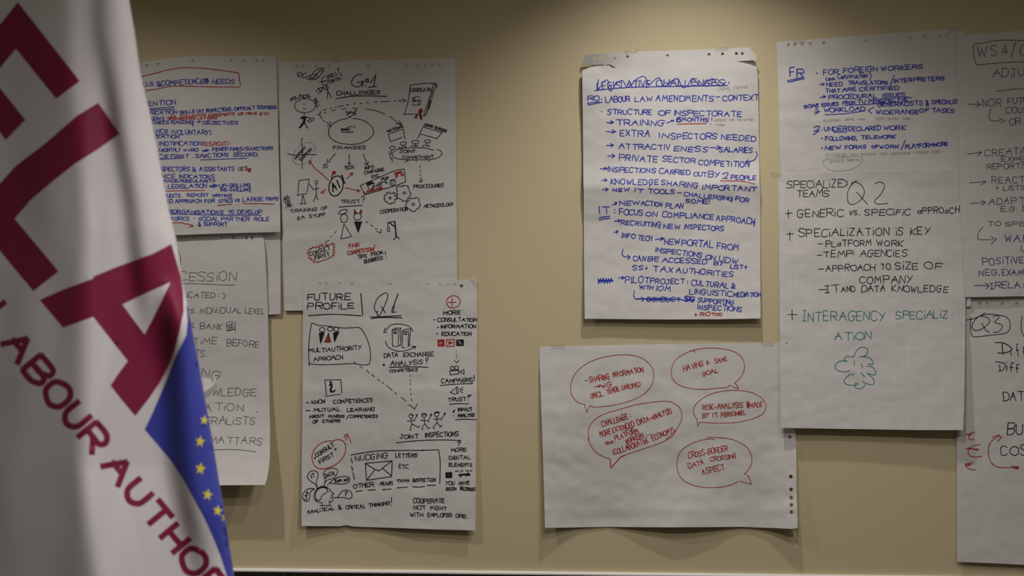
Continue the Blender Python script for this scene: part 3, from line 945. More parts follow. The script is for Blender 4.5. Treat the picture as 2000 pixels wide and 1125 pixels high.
draw(SH['q1'], '''
C black 1.7
S 580 540 .16
w 2
125 292 645 286 78 FUTURE
130 402 688 392 72 PROFiLE
~ 778,210 790,320 802,475
~ 142,478 250,470 480,462 780,480
w 1.8
~ 975,440 950,410 950,340 990,260 1060,208 1095,205 1110,240 1080,330 1035,430 1000,478 978,460 982,418
- 1030,365 1080,445
~ 1235,210 1200,300 1155,425
- 1237,215 1190,330 1180,405 1160,440 1210,432
w 2
- 890,497 1270,478
~ 908,518 960,505 1100,500 1280,505
w 1.7
145 930 785 893 48 MULTiAUTHORiTY
205 1035 560 1005 48 APROACH
S 750 540 .16
5 992 170 978 50 DATA
238 980 600 972 50 EXCHANGE
80 1090 470 1070 52 ANALYSiS
- 508,1000 542,998 520,1045 512,1010
. 517,1065
w 2
~ 65,1108 200,1105 400,1102 540,1110
w 3.6
. -2,1080
S 750 700 .16
w 1.6
70 170 410 155 34 COMPETENCE
S 580 700 .16
w 2
- 112,540 145,540
- 110,638 158,636
w 1.7
182 555 350 546 42 KNOW
448 550 925 532 46 COMPETENCES
205 652 525 640 42 MUTUAL
612 650 942 642 42 LEARNiNG
152 728 325 718 33 ABOUT
388 724 580 722 30 POWERS
605 742 630 690 1 .
- 605,742 630,690
645 726 985 722 34 COMPETENCES
195 794 255 790 34 OF
312 784 525 778 32 OTHERS
S 750 700 .16
w 1.8
190 978 415 976 48 JOiNT
505 962 905 945 52 INSPECTiONS
~ 150,1030 400,1005 700,995 938,1003
702 304 1085 287 50 CAMPAiGNS
- 1098,205 1102,250
. 1100,270
~ 685,332 850,315 1085,308
785 527 998 516 42 TRUST
- 1025,472 1030,448 1066,444 1030,478
. 1027,508
~ 800,562 900,552 1035,555
905 647 1075 640 40 IMPACT
900 717 1105 707 38 ANALYSiS
# 832,645 875,618 852,672
. 850,698
~ 875,750 980,742 1125,748
S 750 540 .16
722 468 928 462 48 MORE
655 552 1125 550 44 CONSULTATiON
695 630 1118 628 40 INFORMATiON
708 720 1062 722 42 EDUCATiON
w 2.4
. 615,528 658,620 648,700
P dashed_arrows
w 1.5
S 580 700 .16
d 690,38 720,62 768,95 800,118 850,145 880,178 912,195 945,222 985,250 1010,275 1038,288 1062,308 1090,325 1165,390
S 750 700 .16
d 75,365 100,390 132,418 155,437 210,475 268,522
~ 292,565 330,580 375,622
- 375,622 405,552
d 322,205 323,222 322,262 322,275 323,295 324,325 322,370 323,388 328,425 332,445 335,490 340,520
S 750 540 .16
. 880,908 885,945 887,970 890,998
- 858,1020 892,1055 918,1018
P authority_panel_drawing
w 1.7
S 580 540 .16
~ 172,600 175,578 200,572 260,595 400,608 560,628 680,625 750,622 790,645 840,730 885,850 898,960 890,1040 870,1075 780,1078 680,1062 450,1074 250,1076 145,1060
~ 174,590 155,720 142,900 148,1040 152,1090
o 308 650 33 26
o 405 643 34 25
o 480 643 30 24
# 277,690 328,688 305,750 288,815 278,760
- 270,690 335,686 288,818 272,690
# 447,685 508,678 480,740 458,798 450,740
- 445,686 512,675 458,802 445,686
C red 1.5
# 386,700 352,795 404,798
C black 1.6
- 386,690 338,800 410,804 386,690
P server_drawing
S 750 540 .16
- 100,650 105,850
- 110,850 155,855
- 100,650 135,630 210,630
- 105,657 190,650
- 185,650 172,840
- 205,632 205,840
- 165,860 195,835
- 228,665 222,865 260,872
- 228,665 250,645 325,642
- 230,672 295,668
- 300,668 295,860 318,830
- 325,645 308,830
- 130,650 150,635
w 2
- 115,682 155,676
- 122,697 158,692
- 245,690 280,685
- 248,707 280,703
w 1.7
~ 355,670 320,620 260,592 180,580 90,590 40,635 22,660
- 13,632 -2,680 33,682
~ 18,790 50,860 140,905 220,912 310,890 385,855
- 335,852 390,855 370,885
P info_sign_drawing
S 580 700 .16
- 340,265 535,260 548,420
- 340,265 360,445
- 348,462 530,438
w 4
. 412,293
w 4
~ 400,325 425,325 412,380 415,402 435,408
w 2.6
~ 425,406 448,404 466,385
P film_camera_drawing
S 750 700 .16
w 1.7
o 835 120 24 22
o 885 115 24 22
- 805,152 808,200 905,190
- 805,152 912,145 910,190
- 925,165 975,135 978,192 925,165
P megaphone_drawing
- 808,415 890,348
- 808,415 875,438
o 895 390 11 42
d 925,378 960,353 930,390 970,380 930,402 960,416
P inspector_figure
w 1.6
o 330 705 24 25
~ 312,690 328,682 345,692 362,695
- 330,735 340,798 318,870 330,880
- 340,798 420,842 436,822
- 283,768 335,762 375,752 370,765
- 375,752 398,700
o 400 695 8 12
P inspector_figure
o 488 695 28 25
- 462,680 490,668 525,685 460,690
- 490,725 497,795 462,858 478,870
- 497,795 540,858 562,842
- 445,755 540,760 578,690
o 574 690 8 12
- 540,760 545,778
P inspector_figure
o 642 680 28 28
- 620,660 640,652 685,660
- 615,675 640,662 670,668
- 645,712 648,780 600,845 618,858
- 648,780 690,838 712,815
- 605,742 700,738 745,675
o 742 676 8 10
- 700,738 705,752
P shared_post_icons
C red 1.5
S 750 540 .16
# 652,770 737,767 740,855 655,858
C white 1.9
~ 708,788 690,790 686,810 686,850
- 670,815 706,812
C red 1.9
- 762,772 862,770 855,850 765,855 762,772
# 785,785 848,808 790,838
C black 1.5
# 882,770 975,768 975,848 880,850
C white 1.4
- 900,785 945,828
- 945,785 900,828
P plus_sign_circle
C red 1.8
~ 770,345 765,290 800,248 848,235 900,250 930,300 915,350 870,380 810,380 770,345
- 782,317 880,315
- 832,265 832,365
P consult_first_bubble
S 580 860 .1689
~ 410,15 400,8 330,15 240,60 185,140 175,220 210,300 270,330 350,320 450,280 530,200 562,120 555,40 520,0 460,-8 412,12
S 580 700 .16
~ 577,965 585,935 605,938 605,960 600,985 602,1000
. 620,1050 662,1030
- 612,915 655,1015
C black 1.8
S 580 860 .1689
228 195 435 65 44 CONSULT
270 272 430 178 44 FiRST
- 200,200 203,212
- 210,198 213,210
- 438,100 452,98
- 440,112 452,108
P thinking_head_drawing
w 1.7
~ 235,550 215,510 150,465 120,420 150,365 200,352 240,375 240,430 222,480 235,550
175 442 212 425 45 IT
~ 315,530 325,450 305,400 330,345 400,322 460,335 470,375 430,430 350,460 325,490
330 432 435 400 42 DATA
~ 350,520 420,455 500,422 580,420 610,450 590,490 520,505 430,500 385,495
440 487 525 480 30 EMP.
545 475 600 470 28 INF
~ 205,565 170,555 110,570 70,620 68,670 90,702 120,705 145,670 160,590 205,565
108 692 140 602 34 LAW
~ 430,662 470,658 520,590 580,575 628,605 635,655 600,675 540,662 430,664
550 640 575 640 48 ?
~ 310,535 370,560 400,595 425,618 400,635 415,660 412,690 400,710 375,708
~ 310,532 240,560 200,620 202,670 230,708 280,720
- 290,720 292,750
- 372,700 380,742
- 265,757 395,752
~ 225,690 265,690 285,650 300,630 330,612 352,590 345,560 300,545 240,570 212,620 222,690
. 372,590
- 385,665 398,665
~ 230,555 300,530 350,545
P handwriting
125 852 430 802 36 ANALiTiCAL
480 800 520 795 48 &
568 797 790 782 38 CRiTiCAL
830 770 1068 744 38 THiNKiNG
- 1092,660 1092,720
. 1090,748
680 242 1045 200 60 NUDGiNG
655 557 885 530 48 OTHER
962 522 1108 512 38 MEANS
S 750 860 .1689
135 197 385 195 42 LETTERS
172 325 290 325 48 ETC.
150 490 290 478 34 THAN
335 482 595 478 38 INSPECTiON
850 60 885 60 44 ?
780 137 950 127 42 MORE
755 220 1000 214 40 DiGiTAL
750 302 1020 302 36 ELEMENTS
712 517 815 515 42 YOU
865 514 985 512 40 HAVE
718 580 835 577 34 BEEN
880 577 1050 585 36 RECORDED
340 724 695 720 50 COOPERATE
342 802 480 800 42 NOT
540 802 725 806 40 FiGHT
302 884 450 882 42 WiTH
505 884 780 886 42 EMPLOYER
828 892 965 902 42 ORG.
P nudging_frame
w 1.9
S 580 860 .1689
~ 622,172 700,155 800,140 930,122 1125,117
- 628,205 640,262
- 632,300 645,350
- 648,375 665,452
d 680,592 758,582 820,577 905,573 988,572 1090,563
S 750 860 .1689
~ 0,120 200,117 430,115 630,110
w 2.6
- 430,118 470,114
w 1.9
~ 632,112 650,260 645,500
d 150,550 270,540 500,520 595,520
~ 330,535 400,542 468,532
P envelope_drawing
S 580 860 .1689
- 790,265 1100,238 1095,415
- 790,265 805,462
- 805,462 1090,420
- 795,270 900,335 950,352 1095,240
- 900,340 815,450
- 990,325 1095,412
P masked_face_drawing
S 750 860 .1689
# 708,370 788,365 790,435 712,438
d 825,357 860,357 990,352 1015,352
- 885,372 890,352 915,352
- 945,352 975,352 970,375
# 862,390 995,378 998,412 940,412 925,405 870,418
- 865,395 890,425
C white 1.2
. 750,397 925,393
''')
draw(SH['ro'], '''
C blue 1.9
S 1130 80 .1511
240 625 925 592 92 LEGISLATIVE
1005 588 1875 577 82 CHALLENGES
~ 258,500 245,610 275,600 320,530 370,505 395,560 390,610 420,645 480,560 560,510 600,560 625,600 680,570 740,500 830,458 870,480 890,530 900,570 930,555 1000,490 1050,480 1080,560 1130,580 1200,520 1280,487 1320,560 1350,605 1410,575 1450,510 1500,505 1550,560 1600,578 1680,510 1740,490 1790,550 1850,575 1905,530
~ 205,643 500,610 800,595 1200,588 1925,575
- 1938,530 1946,550
118 777 270 762 58 RO
. 298,752
- 115,805 270,785
- 125,828 305,792
- 115,808 140,826
352 797 660 782 75 LABOUR
728 782 940 782 60 LAW
995 777 1746 780 72 AMENDMENTS
- 1776,725 1826,722
1863 768 2316 762 70 CONTEXT
. 300,912
372 948 945 955 62 STRUCTURE
1035 962 1180 960 58 OF
1236 962 2106 975 66 INSPECTORATE
358 1080 450 1076 58 >
492 1087 1095 1097 68 TRAINING
- 1140,1062 1230,1025
- 1195,1025 1230,1025 1222,1045
1341 1037 1676 1042 50 MONTHS
w 2.6
1266 1040 1313 1040 52 6
w 1.9
S 1130 240 .1511
358 142 465 145 62 >
535 172 925 175 78 EXTRA
1045 190 1155 190 58 IN
1196 207 1781 208 72 SPECTORS
1846 212 2291 242 68 NEEDED
368 327 455 322 60 >
522 332 1180 350 66 ATTRACTIV
1232 365 1675 372 62 ENESS
1696 350 1846 352 68 >
1815 372 2250 385 64 SALARIES
372 467 468 462 60 >
525 482 1020 508 74 PRIVATE
1085 502 1506 517 68 SECTOR
1551 542 2200 575 66 COMPETITION
~ 2291,370 2309,410 2281,470 2231,495 2166,505
- 2191,478 2161,505 2196,525
278 615 360 612 46 >
378 628 990 647 60 INSPECTIONS
1045 657 1441 672 60 CARRIED
1486 682 1651 694 54 OUT
1676 702 1816 707 70 BY
1861 722 1931 722 68 2
1973 732 2291 737 58 PEOPLE
290 775 368 772 50 >
412 792 1030 800 68 KNOWLEDGE
- 925,790 918,830
1065 800 1540 845 66 SHARING
1606 857 2286 887 58 IMPORTANT
308 890 385 882 50 >
445 887 655 882 42 NEW
725 892 820 902 50 IT
900 910 1246 918 54 TOOLS
- 1281,905 1331,902
1363 947 1990 1005 52 CHALLENGING
- 1985,985 1982,1025
2026 1002 2196 1030 56 FOR
1381 1032 1681 1047 52 SOME!
445 1090 508 1056 52 >
530 1067 775 1057 52 NEW
808 1067 1080 1080 56 ACTION
1125 1100 1351 1105 66 PLAN
S 1130 390 .2134
195 127 280 122 60 IT
w 2.2
- 188,165 282,150
- 185,185 285,168
w 1.9
. 330,92 332,118
372 137 585 142 50 FOCUS
615 152 712 154 42 ON
765 157 1235 178 46 COMPLIANCE
1260 190 1610 228 50 APPROACH
- 1600,200 1605,245
328 212 378 207 35 >
388 227 750 252 42 RECRUITING
- 745,240 742,265
780 264 925 267 42 NEW
970 267 1325 285 42 INSPECTORS
325 317 368 307 35 >
395 347 515 357 42 INFO
545 367 668 377 44 TECH
698 382 772 374 40 >
785 407 920 410 46 NEW
945 417 1230 437 58 PORTAL
1265 447 1460 462 54 FROM
705 477 1130 530 42 INSPECTIONS
1160 542 1245 550 35 ON
1285 562 1450 592 52 UDW
- 405,455 398,500 415,522 470,525
- 450,505 472,525 450,547
500 557 610 560 46 CAN
632 562 735 564 44 BE
765 570 1170 587 42 ACCESSED
1235 597 1325 607 40 BY
1390 627 1500 637 34 LIST
1515 642 1575 642 44 +
495 642 588 642 42 SS
610 642 655 642 34 +
680 657 860 667 48 TAX
888 667 1420 705 46 AUTHORITIES
w 2.6
- 180,725 185,770 200,720 210,765 225,718 238,768 250,720 262,765 275,722 285,762 298,722 315,752 300,735 200,748 318,742 190,738
w 1.9
358 737 410 732 40 >
428 762 640 762 56 PILOT
655 767 965 770 44 PROJECT
. 997,745 999,768
1032 782 1370 810 46 CULTURAL
1395 812 1430 815 46 &
558 814 678 822 32 WITH
710 832 842 840 45 IOM
1015 862 1400 885 46 LINGUISTIC
1418 887 1665 890 40 MEDIATION
- 510,832 503,880 520,910 590,910
- 575,890 600,910 580,932
625 932 925 932 40 CONDUCT
w 2.3
- 520,908 800,905 960,918 1060,922
- 620,915 930,912
970 932 1060 932 44 SG
- 985,890 1005,930 1020,885 1035,935
w 1.9
1090 937 1415 962 40 SUPPORTING
1092 1002 1490 1025 42 INSPECTIONS
P red_writing
C red 1.8
S 1310 80 .1512
~ 85,1075 250,1070 458,1068
- 530,985 530,1028
. 517,1070
S 1310 240 .1512
~ 648,742 665,750 900,752 1085,790
S 1130 390 .2134
1060 1070 1100 1067 36 +
1115 1062 1195 1062 32 RO
1220 1060 1312 1060 24 TOO
P pencil_notes
C pencil .9
S 1310 80 .1512
605 642 770 627 36 LEGAL
820 617 985 610 30 MEANS
565 1037 720 1035 28 NEEDED
755 1032 820 1030 25 FOR
850 1030 915 1030 24 THE
930 1032 1060 1030 22 MATTER
575 1095 690 1095 22 TASKS
''')
draw(SH['land'], '''
C red 1.55
S 1040 650 .1866
- 548,500 582,498
600 525 810 480 56 SHARING
850 467 1160 408 50 INFORMATION
648 580 705 568 34 >
725 582 825 560 48 WG
618 687 752 655 52 (INCL.
785 647 910 607 50 TRADE
940 602 1130 560 52 UNIONS)
735 985 1000 900 54 CHALLENGE
. 1022,850 1030,875
712 1090 825 1058 56 MORE
845 1050 1070 982 54 EXTENDED
1105 962 1460 838 54 DATA-ANALYSIS
S 1040 840 .2533
568 112 635 95 30 eg.
640 80 818 22 42 PLATFORM
725 102 862 55 34 WORKERS
. 885,40 900,36 915,32
628 192 898 97 42 (COLLABORATIVE
928 80 1095 15 40 ECONOMY)
S 1300 650 .1866
192 404 400 347 58 HAVING
435 340 460 332 46 A
518 320 642 292 45 SAME
392 455 550 412 45 GOAL
388 808 808 780 56 RISK-ANALYSIS
885 785 1018 772 50 MADE
w 2.4
- 850,725 862,785 870,720 868,780 850,770
w 1.55
388 890 455 880 45 BY
498 887 545 882 45 IT
585 884 840 855 42 PERSONNEL
S 1300 840 .2533
178 218 480 158 42 CROSS-BORDER
180 297 298 265 42 DATA
345 240 545 215 33 CROSSING
285 345 455 300 42 ASPECT
P speech_bubble
S 1040 650 .1866
w 1.4
~ 545,750 470,725 415,660 400,580 420,480 480,390 600,305 750,255 900,232 1050,237 1170,280 1250,360 1270,440 1250,540 1180,630 1080,690 950,735 800,765 650,778 600,760
- 545,750 567,835 600,760
P speech_bubble
~ 585,1125 590,1000 650,910 750,850 900,805 1100,750 1300,722 1420,718 1500,750 1543,790 1565,870 1543,950 1483,1040 1393,1115
S 1040 840 .2533
~ 430,50 445,110 490,170 545,205 598,222
w 2
- 598,222 605,292 680,207 715,192
w 1.4
~ 680,207 750,180 900,130 1010,90 1080,45 1110,0
P speech_bubble
S 1300 650 .1866
~ 310,200 270,188 180,230 100,290 65,370 62,440 85,500 150,550 250,580 380,592 520,582 640,570 668,548
- 668,548 762,587 750,550 724,530
~ 722,527 790,460 825,370 810,280 750,215 640,175 500,160 360,168 255,192
P speech_bubble
~ 330,905 295,850 295,790 340,725 450,650 600,610 740,602 880,620 990,670 1045,740 1045,800 1000,860 880,910 720,940 550,945 358,935
- 330,905 333,980 358,935
P speech_bubble
S 1300 840 .2533
~ 375,73 330,68 220,95 130,150 92,220 92,310 130,380 200,420 300,442 430,440 510,420 560,397
- 570,393 662,418 640,360 615,335
~ 605,340 650,290 665,220 640,150 580,100 480,65 315,55
''')
draw(SH['fr'], '''
C blue 1.9
S 1500 50 .1422
w 2.3
305 708 478 698 125 FR
w 2.1
- 268,757 480,712
- 275,778 500,727
w 2.6
. 675,655
w 1.9
762 677 965 662 72 FOR
1035 647 1495 627 66 FOREIGN
1557 627 2127 590 60 WORKERS
800 757 925 742 46 (eg.
962 730 1365 712 60 Construction
~ 1395,655 1420,690 1395,750
712 845 780 828 50 >
803 837 1025 827 50 NEED
1100 812 1646 805 48 TRANSLATORS
- 1662,860 1734,685
1737 787 2422 747 50 INTERPRETERS
797 920 985 917 50 THAT
1020 910 1215 892 50 ARE
1250 897 1797 875 45 CERTIFIED
715 1010 790 992 46 >
835 1012 1490 987 56 PROCEDURAL
1577 985 1877 977 50 ISSUES
497 1135 695 1120 42 SOME
738 1113 970 1095 44 ISSUES
1025 1084 1195 1072 38 FROM
1230 1070 1340 1062 44 TU
1385 1060 1915 1030 44 PERSPECTIVE
~ 1060,1094 1400,1078 1720,1055 1920,1048
- 1900,978 1970,992
1507 1112 2127 1090 54 GENERALISTS
2172 1102 2207 1097 70 &
2252 1082 2640 1068 54 SPECIALIST
S 1500 200 .1422
- 650,105 680,85 680,135
- 640,135 710,120
- 645,165 705,125
770 137 1330 112 54 WORKLOAD
~ 785,168 1060,155 1325,115
- 1380,105 1452,65
- 1380,115 1425,150
1484 162 1722 160 54 WIDE
1747 157 2067 160 54 RANGE
2082 140 2212 132 46 OF
2247 137 2552 142 56 TASKS
w 2.1
635 397 695 394 62 2
w 1.9
. 738,385
- 620,445 700,392
772 392 1085 387 58 UNDER
- 905,408 1075,408
1110 392 1545 377 58 DECLARED
1587 382 1887 372 55 WORK
790 522 1200 517 48 FOLLOWING
- 1215,505 1225,532
1280 502 1752 492 46 TELEWORK
785 650 995 642 50 NEW
1060 642 1350 634 50 FORMS
1430 630 1507 624 35 OF
1532 632 1792 627 45 WORK
- 1830,650 1884,522
1887 632 2265 607 54 PLATFORM
2275 607 2472 592 50 WORK
w 2.4
. 742,495 742,628
P pencil_notes
C pencil .9
765 272 990 257 30 PLATFORM
1060 250 1190 244 28 DIGITAL
1235 242 1350 242 20 WORK-
1484 240 1597 237 30 FOOD
1634 237 1792 237 28 DELIVERY
1857 237 1952 237 25 WORK
795 747 1075 737 38 ESTABLISH
1132 734 1235 730 30 NEW
1275 730 1482 725 30 SYSTEMS
1542 722 1632 720 28 FOR
1690 720 1952 714 30 MONITORING
2000 702 2207 697 28 WORKING
2242 690 2352 690 30 TASKS
855 832 1050 812 42 SINGLE
1090 807 1260 802 28 REGISTRY
w 1
~ 760,800 900,765 1100,748 1270,742 1300,790 1250,860 1150,915 1000,945 880,935 790,890 755,840 760,800
''')
draw(SH['q2'], '''
C black 1.6
S 1510 330 .231
115 162 585 154 62 SPECiALiZE
w 1.6
~ 572,85 620,105 622,135 590,155
200 235 468 232 58 TEAMS
w 1.5
~ 710,98 670,125 630,200 635,280 675,300 740,262 772,195 745,135 690,110 662,125
- 705,195 800,300
~ 860,125 890,112 930,120 942,155 905,220 858,270 870,292 905,297 970,290
w 1.7
- 105,378 162,372
- 128,345 130,415
205 412 590 397 60 GENERiC
645 392 715 390 38 VS
. 732,388
772 392 1160 388 46 SPECiFiC
1225 378 1570 370 50 aPPROaCH
- 113,552 170,548
- 140,530 142,605
215 575 975 558 62 SPECiALiZATiON
1040 562 1095 560 64 iS
1160 552 1320 552 58 KEY
- 378,635 420,632
445 660 830 648 52 PLaTFORM
878 652 1095 652 48 WORK
- 372,730 412,728
425 752 670 735 54 TEMP
. 680,722
735 740 1130 742 54 AGENCiES
- 382,848 432,845
445 867 855 857 52 APPROACH
912 852 990 850 48 TO
1035 850 1220 847 58 SiZE
1280 840 1430 847 52 OF
730 967 1170 967 58 COMPANY
- 388,1020 450,1018
440 1050 555 1042 60 ÎT
578 1040 692 1032 44 AND
748 1042 948 1032 52 DATA
1005 1037 1475 1042 50 KNOWLEDGE
S 1510 580 .2489
- 115,138 185,138
- 148,100 150,180
. 106,363
P teal_writing
C teal 1.6
228 192 875 182 72 ÎNTERAGENCY
962 174 1365 164 62 SPECiALiZ
. 1403,143
485 342 765 335 60 ATiON
P flower_drawing
~ 630,470 655,420 690,395 735,405 743,430 720,460 680,473
~ 700,468 750,475 785,510 780,528 745,528
~ 738,545 780,550 805,590 795,612 740,600
~ 745,605 785,640 788,685 750,685 700,662
~ 580,505 560,490 575,468 630,470
~ 582,503 520,505 488,540 495,570 550,588 600,580
~ 612,600 565,640 558,670 590,690 640,692 670,685 655,675 640,685 645,710 680,720 712,705 720,685
- 635,505 637,533
- 690,525 705,557
- 635,600 620,618
- 688,597 718,625
''')
draw(SH['ws4'], '''
C pen 1.3
S 1860 50 .1777
~ 245,200 340,190 480,165 600,160 800,163 1400,150
~ 235,205 232,300 255,400 280,430 400,420 620,403 800,397 1400,380
272 345 420 350 120 W
425 335 500 332 120 S
548 322 603 322 120 4
- 695,178 645,352
745 332 860 332 120 Q
448 572 960 550 88 ADJUST
~ 480,722 600,710 700,697 1200,680
- 175,863 310,868
- 265,835 310,868 262,893
332 887 530 885 80 NOR
612 862 940 845 68 FUTURE
590 960 900 952 64 COUNT
- 422,913 402,985 410,1035 450,1048 530,1045
- 515,1022 578,1045 530,1075
628 1097 755 1087 66 OR
S 1860 240 .1777
- 165,343 320,325
- 285,312 322,325 280,362
358 362 900 335 68 CREATiNG
540 427 870 425 52 EXPER
378 507 810 500 60 REPORTS
- 188,658 368,645
- 345,638 370,648 312,682
435 667 790 652 68 REACT
482 740 520 737 38 +
560 740 800 735 48 LiSTS
- 200,885 362,872
- 320,850 364,873 322,905
398 900 790 885 70 ADAPT
530 977 715 967 50 E.G.
- 765,905 800,905
765 970 800 970 50 Î
S 1860 420 .1777
390 120 530 117 48 TO
582 122 790 118 50 SPE
~ 335,130 290,190 278,250 300,270 450,270
- 422,237 485,262 425,322
- 762,335 752,375 790,410
C indigo 1.6
580 298 745 292 75 WA
775 295 830 295 75 R
335 555 785 528 74 POSiTiVE
295 672 520 662 66 NEG,
550 662 830 655 66 EXAMP
- 240,773 400,775
- 360,745 408,775 372,812
418 807 745 802 66 ÎRELA
785 800 850 800 66 N
''')
draw(SH['q3'], '''
C black 1.6
S 1860 580 .2401
~ 268,130 190,180 160,240 180,270 230,265 300,210 290,170 230,155
- 240,215 275,275 300,285
~ 332,160 360,148 380,165 345,205 400,225 405,255 370,285 335,288
~ 153,165 147,250 155,300 185,325 300,312 445,290 470,215 440,165 380,148 300,140 240,150 170,178 115,188
~ 568,160 560,230 570,300 600,340
w 2
~ 350,372 420,375 485,422 440,452 370,457
- 405,380 412,470
w 1.6
480 475 520 470 62 i
520 490 600 480 90 ff
w 1.8
~ 350,527 410,535 432,560 410,595 375,603
- 385,550 388,600
440 605 540 610 70 iff
415 842 640 835 70 DATA
S 1840 820 .2712
468 110 640 108 78 BUT
422 250 680 250 70 COST
P euro_signs_and_arrow
C red 1.7
~ 275,178 220,190 188,225 200,258 240,268 288,262
- 170,210 262,210
- 185,200 260,220
~ 235,88 205,95 190,120 205,143 230,140
- 172,106 218,100
- 180,100 205,112
~ 225,310 190,312 170,330 200,355 245,360
- 163,318 210,322
- 168,328 205,328
~ 410,118 350,160 332,225 350,300 400,340 480,343 545,345
- 362,128 405,108 428,125 400,155
- 500,333 550,340 548,352 520,350
''')
# ------------------------------------------------------------------ bits of clear tape on the wall and paper
mt, nt, b = nodes('clear_tape'); b.inputs['Base Color'].default_value = (.55, .50, .40, 1); b.inputs['Roughness'].default_value = .18
b.inputs['Specular IOR Level'].default_value = .6; b.inputs['Alpha'].default_value = .22
mt2 = mat('white_tape', (.74, .73, .72), .5)
def tape(key, u, v, wu, hv, rot=0, m=mt, label=None):
    s = SH[key]; c_, s_ = math.cos(math.radians(rot)), math.sin(math.radians(rot)); V = []; Fc = []
    nx, ny = 6, 4
    for j in range(ny+1):
        for i in range(nx+1):
            a = (i/nx-.5)*wu; q = (j/ny-.5)*hv; x = u+a*c_-q*s_; y = v+a*s_+q*c_
            V.append((x, y))
    P = np.array(V); D = np.full(len(V), .0012); vs = []
    for q_ in SH.values():
        for n_, k in enumerate(inside(P, q_['outline'])):
            if k or edgedist(P[n_:n_+1], q_['outline'])[0] < 3.5: D[n_] = max(D[n_], q_['off'](*V[n_])/100+.0012)
    for (x, y), d_ in zip(V, D): vs.append(at(x, y, -d_))
    for j in range(ny):
        for i in range(nx):
            a = j*(nx+1)+i; Fc.append((a, a+nx+1, a+nx+2, a+1))
    o = link('tape', vs, Fc, m, s['obj'])
    if label: o['label'] = label
tape('ro', 1410, 95, 26, 9, -3); tape('ro', 1232, 101, 26, 8, -3)
tape('land', 1090, 677, 26, 10, -1); tape('land', 1500, 672, 26, 9, 0)
tape('fr', 1865, 58, 26, 12, -10); tape('fr', 1560, 80, 24, 8, -4)
tape('q1', 925, 549, 26, 10, 55); tape('g1', 655, 119, 18, 7, 0)
tape('q2', 1516, 340, 22, 10, 0)
o = None
vs = [at(u, v, y) for u, v, y in ((1889, 583, -.014), (1896, 583, -.014), (1896, 598, -.013), (1886.5, 599, -.013))]
o = link('tape', vs, [(0, 3, 2, 1)], mt2, SH['q3']['obj']); o['label'] = 'white paper tape stub'

# ------------------------------------------------------------------ the flag
YF = -2.12
EDGE = [(-160, 215), (0, 251), (65, 262), (140, 272), (249, 298), (413, 329), (468, 343), (548, 354.5), (587, 363), (711, 387), (873, 416), (1034, 442), (1122, 456), (1290, 475)]
def edge(v):
    for (a, x), (b_, y) in zip(EDGE, EDGE[1:]):
        if v <= b_: t = (v-a)/(b_-a); return x+(y-x)*t
    return EDGE[-1][1]
def lerpt(tab, v):
    if v <= tab[0][0]: return tab[0][1]
    for (a, x), (b_, y) in zip(tab, tab[1:]):
        if v <= b_: return x+(y-x)*(v-a)/(b_-a)
    return tab[-1][1]
def sst(x): x = min(1, max(0, x)); return x*x*(3-2*x)
FU = np.arange(-145, 520, 5.0); FV = np.arange(-170, 1301, 15.0); FY = np.zeros((len(FV), len(FU)))
for j, v in enumerate(FV):         # fold slopes across the cloth, integrated into depth
    Lc = lerpt([(-160, 128), (60, 142), (446, 172), (700, 165), (908, 160), (1117, 188), (1290, 205)], v)
    Dc = lerpt([(-160, 185), (60, 198), (400, 256), (700, 290)], v); Da = 1.05*(1-sst((v-480)/260))
    Ec = lerpt([(560, 322), (700, 338), (908, 350), (1117, 392), (1290, 420)], v); Ea = 1.25*sst((v-520)/120)*(1-.5*sst((v-980)/150))
    sl = []
    for u in FU:
        g = -.22+.85*sst((u-Lc+22)/44)-Da*math.exp(-((u-Dc)/17)**2)-Ea*math.exp(-((u-Ec)/24)**2)
        g += .05*math.sin(u/23+v/210)*(1-sst((u-Lc)/20))+.10*math.sin(u/11+v/90)*math.exp(-((u-Lc-30)/40)**2)
        sl.append(g*(.55+.45*sst(v/260)))
    y = np.cumsum(sl)*5/860; FY[j] = y-np.interp(Lc, FU, y)
def fwave(u, v):
    e = edge(v); t = e-u
    x = min(max((u-FU[0])/5, 0), len(FU)-1.001); q = min(max((v-FV[0])/15, 0), len(FV)-1.001)
    i, j = int(x), int(q); a, b_ = x-i, q-j
    y = (FY[j, i]*(1-a)+FY[j, i+1]*a)*(1-b_)+(FY[j+1, i]*(1-a)+FY[j+1, i+1]*a)*b_
    y += .003*noise.noise(Vector((u/70, v/200, 3)))
    y += .03*math.exp(-max(t, 0)/11)
    return y
def fat(u, v): return at(u, v, YF+fwave(u, v))
def X1(s): return [(float(a)*.498, float(b)*.498) for a, b in (t.split(',') for t in s.split())]
def X2(s): return [(float(a)*.5198, 540+float(b)*.5198) for a, b in (t.split(',') for t in s.split())]
mar = [X1('70,8 313,318 220,388 62,192 -10,280 -120,400 -120,180 0,95'),
       X1('-40,300 0,345 100,470 22,550 0,520 -90,440'),
       X1('385,403 470,525 380,588 290,645 200,717 120,785 58,858')+[(114.5, 530), (65, 569)]+X1('0,985 -60,900 -90,800 0,718 60,652 180,560 300,455'),
       X1('672,957 600,995 450,1050 365,1085')+X2('350,8 240,48 148,88 237,193 350,152 415,235 480,318 445,365 415,410 460,468 508,525 555,465 600,400 632,340 655,280 675,205 690,130 688,60 680,0')]
hole = X2('640,22 550,62 460,105 500,160 543,218 595,118')
blue = X2('700,110 705,165 700,220 660,300 632,375 600,450 572,515 543,575 640,690 690,765 730,840 768,910 800,980 828,1050 852,1125 880,1200 905,1290')+[(490, 1290), (480, 1122), (466, 1034), (440, 873), (411, 711), (388, 600)]
stars = []
